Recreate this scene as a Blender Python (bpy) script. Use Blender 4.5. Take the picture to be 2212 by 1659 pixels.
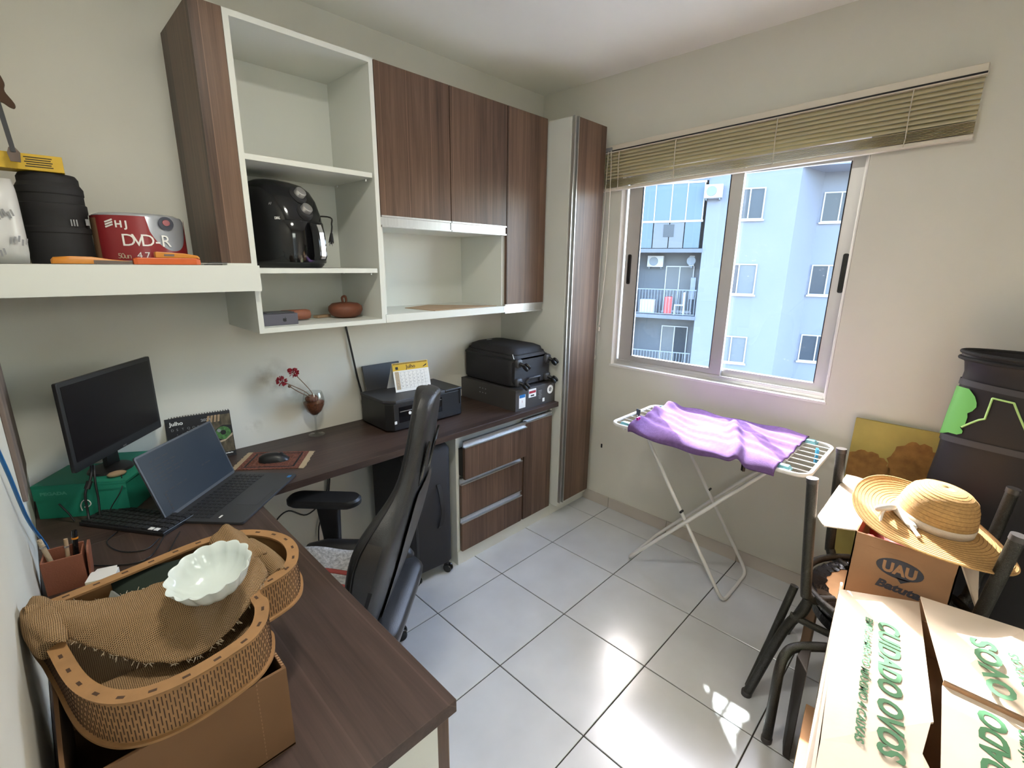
import bpy, bmesh, math, random
from math import sin, cos, pi, radians
from mathutils import Vector, Matrix, Quaternion
random.seed(7)
for o in list(bpy.data.objects): bpy.data.objects.remove(o)
scn = bpy.context.scene
COL = scn.collection

# ------------------------------------------------------------------ camera
yaw, pit, rol = radians(44.3411), radians(-14.2595), radians(0.7436)
F = Vector((cos(pit)*cos(yaw), cos(pit)*sin(yaw), sin(pit)))
r_ = Vector((sin(yaw), -cos(yaw), 0)); u_ = r_.cross(F)
R = r_*cos(rol)+u_*sin(rol); U = -r_*sin(rol)+u_*cos(rol)
cam = bpy.data.cameras.new('camera'); cam.sensor_fit = 'HORIZONTAL'; cam.sensor_width = 36.0
cam.lens = 36.0*1020.566/2212; cam.clip_start = 0.02; cam.clip_end = 300
camo = bpy.data.objects.new('camera', cam); COL.objects.link(camo)
camo.matrix_world = Matrix(((R.x, U.x, -F.x, 0.0914), (R.y, U.y, -F.y, -2.1826), (R.z, U.z, -F.z, 1.5574), (0, 0, 0, 1)))
scn.camera = camo

# ------------------------------------------------------------------ sky, sun, fill lamps, exposure
wd = bpy.data.worlds.new('world'); scn.world = wd; wd.use_nodes = True
nt = wd.node_tree; bg = nt.nodes['Background']
sky = nt.nodes.new('ShaderNodeTexSky'); sky.sky_type = 'NISHITA'; sky.sun_disc = False
sky.sun_elevation = radians(37); sky.sun_rotation = radians(45); sky.air_density = 1.0; sky.dust_density = 2.2; sky.ozone_density = 1.5
nt.links.new(sky.outputs['Color'], bg.inputs['Color']); bg.inputs['Strength'].default_value = 1.8
sl = bpy.data.lights.new('sun', 'SUN'); sl.energy = 12.0; sl.angle = radians(0.6); sl.color = (0.95, 1.0, 0.95)
so = bpy.data.objects.new('sun', sl); COL.objects.link(so)
so.rotation_euler = Vector((-1, -1, -1.08)).to_track_quat('-Z', 'Y').to_euler(); so.location = (6, 4, 6)
# fill light added in the hall behind the camera to lift the room's brightness
hl = bpy.data.lights.new('hall_fill_light', 'AREA'); hl.shape = 'RECTANGLE'; hl.size = 0.7; hl.size_y = 0.5; hl.energy = 4.5; hl.color = (0.95, 1.0, 0.90)
ho = bpy.data.objects.new('hall_fill_light', hl); COL.objects.link(ho); ho.location = (0.30, -3.45, 2.0)
ho.rotation_euler = Vector((0.1, 1, 0.02)).to_track_quat('-Z', 'Y').to_euler()
# fill light added under the ceiling, out of view, to brighten the room
cl = bpy.data.lights.new('ceiling_fill_light', 'AREA'); cl.shape = 'DISK'; cl.size = 0.22; cl.energy = 6.2; cl.color = (1.0, 0.97, 0.86)
co = bpy.data.objects.new('ceiling_fill_light', cl); COL.objects.link(co); co.location = (0.60, -1.40, 2.50)
vs = scn.view_settings
scn.display_settings.display_device = 'sRGB'
vs.view_transform = 'Standard'; vs.look = 'None'; vs.gamma = 1.0; vs.use_curve_mapping = False; vs.exposure = 1.27
try: scn.cycles.max_bounces = 10; scn.cycles.diffuse_bounces = 6; scn.cycles.transparent_max_bounces = 16
except Exception: pass

# ------------------------------------------------------------------ materials
def s2l(c):
    if isinstance(c, str): c = [int(c[i:i+2], 16)/255 for i in (0, 2, 4)]
    return tuple(x/12.92 if x <= .04045 else ((x+.055)/1.055)**2.4 for x in c)+(1,)
def mat(name, col, rough=.5, metal=0., var=.0, vscale=8., bump=.0, bscale=60., spec=.5, stretch=(1, 1, 1), trans=0., coat=0.):
    m = bpy.data.materials.new(name); m.use_nodes = True; t = m.node_tree; b = t.nodes['Principled BSDF']
    c = s2l(col) if isinstance(col, str) else tuple(col)+(1,)
    b.inputs['Base Color'].default_value = c; b.inputs['Roughness'].default_value = rough; b.inputs['Metallic'].default_value = metal
    b.inputs['Specular IOR Level'].default_value = spec; b.inputs['Transmission Weight'].default_value = trans; b.inputs['Coat Weight'].default_value = coat
    g = t.nodes.new('ShaderNodeNewGeometry'); mp = t.nodes.new('ShaderNodeMapping'); mp.inputs['Scale'].default_value = stretch
    t.links.new(g.outputs['Position'], mp.inputs['Vector'])
    if var:
        n = t.nodes.new('ShaderNodeTexNoise'); n.inputs['Scale'].default_value = vscale; n.inputs['Detail'].default_value = 5
        t.links.new(mp.outputs['Vector'], n.inputs['Vector'])
        mx = t.nodes.new('ShaderNodeMix'); mx.data_type = 'RGBA'
        mx.inputs['A'].default_value = tuple(x*(1-var) for x in c[:3])+(1,); mx.inputs['B'].default_value = tuple(min(1, x*(1+var)) for x in c[:3])+(1,)
        rp = t.nodes.new('ShaderNodeMapRange'); rp.inputs['From Min'].default_value = .3; rp.inputs['From Max'].default_value = .7
        t.links.new(n.outputs['Fac'], rp.inputs['Value']); t.links.new(rp.outputs['Result'], mx.inputs['Factor']); t.links.new(mx.outputs['Result'], b.inputs['Base Color'])
    if bump:
        n2 = t.nodes.new('ShaderNodeTexNoise'); n2.inputs['Scale'].default_value = bscale; n2.inputs['Detail'].default_value = 3
        t.links.new(mp.outputs['Vector'], n2.inputs['Vector'])
        bp = t.nodes.new('ShaderNodeBump'); bp.inputs['Strength'].default_value = bump; bp.inputs['Distance'].default_value = .004
        t.links.new(n2.outputs['Fac'], bp.inputs['Height']); t.links.new(bp.outputs['Normal'], b.inputs['Normal'])
    return m
def wood(name, axis, c0, c1, band=.12, rough=.42):
    m = bpy.data.materials.new(name); m.use_nodes = True; t = m.node_tree; b = t.nodes['Principled BSDF']; L = t.links.new
    b.inputs['Roughness'].default_value = rough; b.inputs['Specular IOR Level'].default_value = .4
    g = t.nodes.new('ShaderNodeNewGeometry'); mp = t.nodes.new('ShaderNodeMapping')
    sc = [38, 38, 38]; sc['xyz'.index(axis)] = 1.6; mp.inputs['Scale'].default_value = sc
    L(g.outputs['Position'], mp.inputs['Vector'])
    n = t.nodes.new('ShaderNodeTexNoise'); n.inputs['Scale'].default_value = 1.0; n.inputs['Detail'].default_value = 6; n.inputs['Roughness'].default_value = .65; n.inputs['Distortion'].default_value = .6
    L(mp.outputs['Vector'], n.inputs['Vector'])
    mp2 = t.nodes.new('ShaderNodeMapping'); sc2 = [220, 220, 220]; sc2['xyz'.index(axis)] = 6; mp2.inputs['Scale'].default_value = sc2; L(g.outputs['Position'], mp2.inputs['Vector'])
    n2 = t.nodes.new('ShaderNodeTexNoise'); n2.inputs['Scale'].default_value = 1.; n2.inputs['Detail'].default_value = 2; L(mp2.outputs['Vector'], n2.inputs['Vector'])
    sp = t.nodes.new('ShaderNodeSeparateXYZ'); L(g.outputs['Position'], sp.inputs['Vector'])
    o = [a for a in 'XYZ' if a.lower() != axis]
    if axis == 'x': o = ['Y', 'Z']
    ad = t.nodes.new('ShaderNodeMath'); ad.operation = 'ADD'; L(sp.outputs[o[0]], ad.inputs[0]); L(sp.outputs[o[1]], ad.inputs[1])
    dv = t.nodes.new('ShaderNodeMath'); dv.operation = 'DIVIDE'; L(ad.outputs[0], dv.inputs[0]); dv.inputs[1].default_value = band
    fl = t.nodes.new('ShaderNodeMath'); fl.operation = 'FLOOR'; L(dv.outputs[0], fl.inputs[0])
    wn = t.nodes.new('ShaderNodeTexWhiteNoise'); wn.noise_dimensions = '1D'; L(fl.outputs[0], wn.inputs['W'])
    fr = t.nodes.new('ShaderNodeMath'); fr.operation = 'FRACT'; L(dv.outputs[0], fr.inputs[0])
    ls = t.nodes.new('ShaderNodeMath'); ls.operation = 'LESS_THAN'; L(fr.outputs[0], ls.inputs[0]); ls.inputs[1].default_value = .022
    m1 = t.nodes.new('ShaderNodeMath'); m1.operation = 'MULTIPLY_ADD'; L(wn.outputs['Value'], m1.inputs[0]); m1.inputs[1].default_value = .30; L(n.outputs['Fac'], m1.inputs[2])
    m2 = t.nodes.new('ShaderNodeMath'); m2.operation = 'MULTIPLY_ADD'; L(n2.outputs['Fac'], m2.inputs[0]); m2.inputs[1].default_value = .22; L(m1.outputs[0], m2.inputs[2])
    m3 = t.nodes.new('ShaderNodeMath'); m3.operation = 'MULTIPLY_ADD'; L(ls.outputs[0], m3.inputs[0]); m3.inputs[1].default_value = .42; L(m2.outputs[0], m3.inputs[2])
    rp = t.nodes.new('ShaderNodeMapRange'); rp.inputs['From Min'].default_value = .42; rp.inputs['From Max'].default_value = 1.15; L(m3.outputs[0], rp.inputs['Value'])
    mx = t.nodes.new('ShaderNodeMix'); mx.data_type = 'RGBA'; mx.inputs['A'].default_value = s2l(c0); mx.inputs['B'].default_value = s2l(c1)
    L(rp.outputs['Result'], mx.inputs['Factor']); L(mx.outputs['Result'], b.inputs['Base Color'])
    bp = t.nodes.new('ShaderNodeBump'); bp.inputs['Strength'].default_value = .12; bp.inputs['Distance'].default_value = .001; L(n2.outputs['Fac'], bp.inputs['Height']); L(bp.outputs['Normal'], b.inputs['Normal'])
    return m
def weave(name, c0, c1, scale, rough=.95, bump=.8, axes=((1, 0, 0), (0, 1, 0))):
    """woven cloth: two crossed sine threads"""
    m = bpy.data.materials.new(name); m.use_nodes = True; t = m.node_tree; b = t.nodes['Principled BSDF']; L = t.links.new
    b.inputs['Roughness'].default_value = rough; b.inputs['Specular IOR Level'].default_value = .15
    g = t.nodes.new('ShaderNodeNewGeometry'); hs = []
    ns = t.nodes.new('ShaderNodeTexNoise'); ns.inputs['Scale'].default_value = 25; L(g.outputs['Position'], ns.inputs['Vector'])
    mxv = t.nodes.new('ShaderNodeVectorMath'); mxv.operation = 'MULTIPLY_ADD'; L(ns.outputs['Color'], mxv.inputs[0]); mxv.inputs[1].default_value = (.004,)*3; L(g.outputs['Position'], mxv.inputs[2])
    for a in axes:
        d = t.nodes.new('ShaderNodeVectorMath'); d.operation = 'DOT_PRODUCT'; L(mxv.outputs[0], d.inputs[0]); d.inputs[1].default_value = a
        k = t.nodes.new('ShaderNodeMath'); k.operation = 'MULTIPLY'; L(d.outputs['Value'], k.inputs[0]); k.inputs[1].default_value = scale
        s = t.nodes.new('ShaderNodeMath'); s.operation = 'SINE'; L(k.outputs[0], s.inputs[0]); hs.append(s)
    mm = t.nodes.new('ShaderNodeMath'); mm.operation = 'MAXIMUM'; L(hs[0].outputs[0], mm.inputs[0]); L(hs[1].outputs[0], mm.inputs[1])
    rp = t.nodes.new('ShaderNodeMapRange'); rp.inputs['From Min'].default_value = -.6; rp.inputs['From Max'].default_value = .8; L(mm.outputs[0], rp.inputs['Value'])
    mx = t.nodes.new('ShaderNodeMix'); mx.data_type = 'RGBA'; mx.inputs['A'].default_value = s2l(c0); mx.inputs['B'].default_value = s2l(c1)
    L(rp.outputs['Result'], mx.inputs['Factor']); L(mx.outputs['Result'], b.inputs['Base Color'])
    bp = t.nodes.new('ShaderNodeBump'); bp.inputs['Strength'].default_value = bump; bp.inputs['Distance'].default_value = .002; L(rp.outputs['Result'], bp.inputs['Height']); L(bp.outputs['Normal'], b.inputs['Normal'])
    return m
def glass_thin(name, tint=(1, 1, 1), gloss=.08, specks=0., haze=0.):
    m = bpy.data.materials.new(name); m.use_nodes = True; t = m.node_tree; L = t.links.new
    for n in list(t.nodes): t.nodes.remove(n)
    out = t.nodes.new('ShaderNodeOutputMaterial'); tr = t.nodes.new('ShaderNodeBsdfTransparent'); tr.inputs['Color'].default_value = tuple(tint)+(1,)
    gl = t.nodes.new('ShaderNodeBsdfGlossy'); gl.inputs['Roughness'].default_value = .02
    lw = t.nodes.new('ShaderNodeLayerWeight'); lw.inputs['Blend'].default_value = .5
    pw = t.nodes.new('ShaderNodeMath'); pw.operation = 'POWER'; L(lw.outputs['Facing'], pw.inputs[0]); pw.inputs[1].default_value = 4.0
    fz_ = t.nodes.new('ShaderNodeMath'); fz_.operation = 'MULTIPLY_ADD'; L(pw.outputs[0], fz_.inputs[0]); fz_.inputs[1].default_value = .8; fz_.inputs[2].default_value = .02 if gloss < .2 else .04
    mx = t.nodes.new('ShaderNodeMixShader'); L(fz_.outputs[0], mx.inputs[0]); L(tr.outputs[0], mx.inputs[1]); L(gl.outputs[0], mx.inputs[2])
    last = mx
    if specks or haze:
        df = t.nodes.new('ShaderNodeBsdfDiffuse'); df.inputs['Color'].default_value = (.9, .92, .95, 1)
        tl = t.nodes.new('ShaderNodeBsdfTranslucent'); tl.inputs['Color'].default_value = (.9, .93, .97, 1)
        dd = t.nodes.new('ShaderNodeMixShader'); dd.inputs[0].default_value = .6; L(df.outputs[0], dd.inputs[1]); L(tl.outputs[0], dd.inputs[2])
        g = t.nodes.new('ShaderNodeNewGeometry'); v = t.nodes.new('ShaderNodeTexVoronoi'); v.inputs['Scale'].default_value = 38; L(g.outputs['Position'], v.inputs['Vector'])
        ls = t.nodes.new('ShaderNodeMapRange'); ls.inputs['From Min'].default_value = .16; ls.inputs['From Max'].default_value = .06; ls.inputs['To Min'].default_value = 0; ls.inputs['To Max'].default_value = 1; L(v.outputs['Distance'], ls.inputs['Value'])
        n = t.nodes.new('ShaderNodeTexNoise'); n.inputs['Scale'].default_value = 5; n.inputs['Detail'].default_value = 6; L(g.outputs['Position'], n.inputs['Vector'])
        nr = t.nodes.new('ShaderNodeMapRange'); nr.inputs['From Min'].default_value = .5; nr.inputs['From Max'].default_value = .75; L(n.outputs['Fac'], nr.inputs['Value'])
        a = t.nodes.new('ShaderNodeMath'); a.operation = 'MULTIPLY'; L(ls.outputs[0], a.inputs[0]); L(nr.outputs[0], a.inputs[1])
        a2 = t.nodes.new('ShaderNodeMath'); a2.operation = 'MULTIPLY'; L(a.outputs[0], a2.inputs[0]); a2.inputs[1].default_value = specks
        a3 = t.nodes.new('ShaderNodeMath'); a3.operation = 'MULTIPLY_ADD'; L(n.outputs['Fac'], a3.inputs[0]); a3.inputs[1].default_value = haze; L(a2.outputs[0], a3.inputs[2])
        m2 = t.nodes.new('ShaderNodeMixShader'); L(a3.outputs[0], m2.inputs[0]); L(mx.outputs[0], m2.inputs[1]); L(dd.outputs[0], m2.inputs[2]); last = m2
    L(last.outputs[0], out.inputs['Surface']); return m

M = {}
M['wall'] = mat('wall_paint', (.68, .665, .595), .9, var=.03, vscale=3, bump=.05, bscale=220, spec=.2)
M['ceil'] = mat('ceiling_paint', (.83, .82, .75), .92, var=.02, vscale=3, spec=.2)
M['white'] = mat('white_melamine', (.64, .65, .60), .42, spec=.4)
M['plaster'] = mat('white_plaster', (.80, .78, .74), .8, var=.03, vscale=20, bump=.08, bscale=120)
M['tile'] = mat('floor_tile', (.60, .62, .64), .2, var=.06, vscale=5, spec=.75)
M['grout'] = mat('dark_grout', (.035, .028, .024), .9)
M['skirt'] = mat('skirting_tile', (.52, .47, .42), .4)
M['woodz'] = wood('brown_wood_vertical', 'z', '33231b', '765c4a')
M['woodx'] = wood('brown_wood_desk', 'x', '2a1e19', '56443c', band=.16, rough=.42)
M['woody'] = wood('brown_wood_desk_return', 'y', '2a1e19', '56443c', band=.16, rough=.42)
M['alu'] = mat('brushed_aluminium', (.50, .495, .48), .42, metal=1., var=.06, vscale=90, stretch=(1, 1, .05))
M['aluw'] = mat('anodised_aluminium', (.62, .61, .59), .42, metal=.55)
M['blackp'] = mat('black_plastic', (.012, .012, .013), .4)
M['blackg'] = mat('glossy_black_plastic', (.006, .006, .007), .1, spec=.6)
M['blackm'] = mat('matte_black', (.014, .013, .014), .75)
M['leather'] = mat('black_leatherette', (.016, .0155, .016), .36, bump=.25, bscale=500, spec=.5)
M['leather2'] = mat('brownish_black_leatherette', (.040, .035, .031), .34, bump=.2, bscale=500, spec=.5)
M['fabricb'] = mat('black_luggage_fabric', (.019, .018, .021), .7, bump=.3, bscale=900)
M['grayp'] = mat('dark_grey_plastic', (.045, .045, .05), .5)
M['screen'] = mat('dark_screen', (.005, .004, .005), .3, spec=.3)
M['silver'] = mat('silver', (.62, .61, .6), .3, metal=.9)
M['chrome'] = mat('chrome', (.75, .75, .76), .12, metal=1.)
M['paper'] = mat('white_paper', (.78, .77, .74), .8)
M['ink'] = mat('black_ink', (.01, .01, .01), .7)
M['greyink'] = mat('grey_ink', (.25, .25, .26), .7)
M['yellow'] = mat('yellow_card', (.58, .37, .02), .5)
M['green'] = mat('teal_green_card', (.012, .24, .15), .55)
M['greenl'] = mat('pale_green_print', (.08, .38, .27), .6)
M['terra'] = mat('terracotta', (.16, .05, .024), .6, var=.12, vscale=40)
M['leatherbr'] = mat('brown_leather', (.25, .085, .045), .55, bump=.2, bscale=300)
M['plywood'] = mat('laser_cut_plywood', (.30, .155, .058), .6, var=.12, vscale=30)
M['plydark'] = mat('burnt_plywood_edge', (.06, .028, .012), .8)
M['burlap'] = weave('burlap', '4a3626', 'a58662', 2700)
M['card'] = mat('cardboard_kraft', (.36, .20, .105), .8, var=.06, vscale=12, bump=.1, bscale=200)
M['cardd'] = mat('cardboard_dark', (.17, .085, .036), .82, var=.08, vscale=9)
M['cardw'] = mat('white_lined_cardboard', (.68, .57, .46), .75, var=.04, vscale=10, bump=.06, bscale=80)
M['cardin'] = mat('cardboard_inside', (.28, .15, .075), .85)
M['eggtext'] = mat('green_print', (.035, .135, .055), .7)
M['navy'] = mat('dark_blue_print', (.05, .055, .075), .7)
M['hammer'] = mat('hammered_black_gold_paint', (.017, .015, .011), .32, var=.9, vscale=420, bump=.5, bscale=420, metal=.0, spec=.45)
M['capp'] = mat('dark_cap', (.05, .045, .045), .35)
M['vinyl'] = mat('black_vinyl', (.014, .013, .014), .16, bump=.5, bscale=60)
M['seatwood'] = mat('raw_plywood', (.60, .36, .18), .7, var=.1, vscale=14)
M['rackw'] = mat('white_painted_steel', (.74, .73, .71), .35)
M['teal'] = mat('teal_plastic', (.18, .42, .47), .4)
M['bluep'] = mat('blue_plastic', (.04, .25, .45), .35)
M['towel'] = mat('purple_terry', (.165, .095, .245), .95, bump=.6, bscale=500, var=.12, vscale=60, spec=.1)
M['magenta'] = mat('magenta_plastic', (.5, .02, .3), .4)
M['straw'] = mat('straw', (.50, .29, .105), .85, var=.16, vscale=120, bump=.5, bscale=700)
M['strawd'] = mat('straw_groove', (.26, .135, .045), .9)
M['straww'] = mat('white_straw_band', (.62, .52, .41), .9, bump=.5, bscale=400)
M['ribbon'] = mat('white_ribbon', (.70, .64, .58), .7)
M['bag'] = mat('black_nylon', (.013, .011, .014), .55, bump=.25, bscale=18)
M['bagseam'] = mat('grey_seam_tape', (.055, .055, .065), .6)
M['lime'] = mat('bright_green_print', (.16, .50, .12), .6)
M['limel'] = mat('pale_green_line', (.45, .70, .25), .6)
M['blind'] = mat('beige_blind_slat', (.72, .65, .47), .45)
bt_ = M['blind'].node_tree; tl_ = bt_.nodes.new('ShaderNodeBsdfTranslucent'); tl_.inputs['Color'].default_value = (.80, .74, .46, 1)
mxs_ = bt_.nodes.new('ShaderNodeMixShader'); mxs_.inputs[0].default_value = .38; ob_ = bt_.nodes['Material Output']
bt_.links.new(bt_.nodes['Principled BSDF'].outputs[0], mxs_.inputs[1]); bt_.links.new(tl_.outputs[0], mxs_.inputs[2]); bt_.links.new(mxs_.outputs[0], ob_.inputs['Surface'])
M['blindw'] = mat('cream_rail', (.66, .60, .50), .45)
M['cord'] = mat('cream_cord', (.62, .56, .46), .8)
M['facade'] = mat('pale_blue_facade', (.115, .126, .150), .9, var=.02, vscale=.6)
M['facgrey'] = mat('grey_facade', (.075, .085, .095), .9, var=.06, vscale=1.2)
M['facwhite'] = mat('white_window_frame', (.28, .29, .30), .6)
M['facglass'] = mat('far_window_glass', (.028, .036, .044), .15, spec=.12)
M['facglass2'] = mat('far_window_curtain', (.10, .108, .112), .7, spec=.1)
M['facblue'] = mat('balcony_glass', (.06, .09, .115), .15, spec=.12)
M['rail'] = mat('balcony_rail', (.10, .12, .14), .6)
M['red'] = mat('red_plastic', (.45, .03, .03), .5)
M['redcloth'] = mat('dark_red_cloth', (.22, .02, .02), .8)
M['pane'] = glass_thin('window_glass', specks=.05, haze=.004)
M['wineglass'] = glass_thin('clear_glass', tint=(.93, .94, .93), gloss=.5)
M['orange'] = mat('orange_plastic', (.55, .095, .012), .4)
M['amber'] = mat('amber_plastic', (.55, .20, .015), .4)
M['dvdred'] = mat('red_label', (.25, .018, .022), .35)
M['dvdsil'] = mat('silver_label', (.40, .42, .46), .25, metal=.3)
M['wipes'] = mat('white_wrapper', (.55, .55, .54), .3)
M['skyblue'] = mat('blue_cable', (.02, .16, .42), .4)
M['batten'] = mat('weathered_wood', (.16, .12, .10), .8, var=.25, vscale=12, stretch=(1, 1, .15))
M['porc'] = mat('white_porcelain', (.62, .68, .66), .16, spec=.6)
M['felt'] = mat('dark_green_felt', (.012, .02, .012), .95)
M['grass'] = mat('grey_cloth', (.16, .16, .14), .9)
M['tan'] = mat('bare_fibreboard', (.40, .27, .16), .8, var=.05, vscale=20)
M['rug'] = mat('red_rug', (.15, .05, .03), .95, var=.7, vscale=140)
M['fringe'] = mat('cream_fringe', (.45, .36, .25), .95, bump=.6, bscale=300)
M['crochet'] = mat('grey_white_crochet', (.42, .42, .42), .95, bump=1., bscale=160, var=.35, vscale=90)
M['crochetr'] = mat('red_crochet', (.35, .07, .06), .95, bump=1., bscale=200)
M['petal'] = mat('red_dried_flower', (.38, .02, .035), .8, var=.5, vscale=200)
M['stem'] = mat('dry_stem', (.20, .12, .07), .8)
M['coffee'] = mat('dried_seeds', (.16, .05, .02), .5, var=.6, vscale=160)
M['canvas'] = mat('ochre_canvas', (.42, .34, .10), .85, var=.15, vscale=6, bump=.2, bscale=400)
M['canvas2'] = mat('rust_paint', (.30, .15, .04), .85, var=.25, vscale=30, bump=.3, bscale=200)
M['eyegreen'] = mat('green_iris_print', (.05, .16, .035), .5, var=.5, vscale=120)
M['furd'] = mat('brown_fur_print', (.09, .07, .04), .6, var=.7, vscale=60, stretch=(1, 1, .3))
M['lapscreen'] = mat('sleeping_laptop_screen', (.030, .038, .050), .16)
M['keys'] = mat('dark_keys', (.022, .022, .024), .5)
M['lapbody'] = mat('dark_graphite', (.035, .035, .038), .45)
M['cabinetgap'] = mat('shadow_gap', (.02, .018, .016), .9)
M['boxgrey'] = mat('dark_grey_box', (.055, .050, .048), .5)
M['boxlav'] = mat('slate_box', (.085, .08, .10), .5)
M['pouch'] = mat('dark_brown_film', (.018, .012, .009), .55, bump=.3, bscale=30)
M['palm'] = mat('palm_leaf', (.05, .12, .05), .8)
M['ground'] = mat('outside_ground', (.35, .34, .32), .9)

# back wall paint with its few damp stains behind the wine glass
M['wall_back'] = M['wall'].copy(); t_n = M['wall_back'].node_tree; bs_ = t_n.nodes['Principled BSDF']; lk = t_n.links
src = bs_.inputs['Base Color'].links[0].from_socket; gpos = t_n.nodes.new('ShaderNodeNewGeometry'); nz_ = t_n.nodes.new('ShaderNodeTexNoise'); nz_.inputs['Scale'].default_value = 14; nz_.inputs['Detail'].default_value = 6
lk.new(gpos.outputs['Position'], nz_.inputs['Vector'])
for sx, sz, rad, amt in ((.80, 1.055, .10, .75), (.70, .845, .05, .9), (.90, .985, .075, .8), (1.02, .90, .06, .5)):
    ds_ = t_n.nodes.new('ShaderNodeVectorMath'); ds_.operation = 'DISTANCE'; lk.new(gpos.outputs['Position'], ds_.inputs[0]); ds_.inputs[1].default_value = (sx, 0, sz)
    mr_ = t_n.nodes.new('ShaderNodeMapRange'); mr_.inputs['From Min'].default_value = rad; mr_.inputs['From Max'].default_value = 0; mr_.inputs['To Max'].default_value = amt; lk.new(ds_.outputs['Value'], mr_.inputs['Value'])
    nr_ = t_n.nodes.new('ShaderNodeMapRange'); nr_.inputs['From Min'].default_value = .42; nr_.inputs['From Max'].default_value = .68; lk.new(nz_.outputs['Fac'], nr_.inputs['Value'])
    ml_ = t_n.nodes.new('ShaderNodeMath'); ml_.operation = 'MULTIPLY'; lk.new(mr_.outputs[0], ml_.inputs[0]); lk.new(nr_.outputs[0], ml_.inputs[1])
    mx_ = t_n.nodes.new('ShaderNodeMix'); mx_.data_type = 'RGBA'; lk.new(ml_.outputs[0], mx_.inputs['Factor']); lk.new(src, mx_.inputs['A']); mx_.inputs['B'].default_value = (.26, .22, .16, 1); src = mx_.outputs['Result']
lk.new(src, bs_.inputs['Base Color'])

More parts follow.
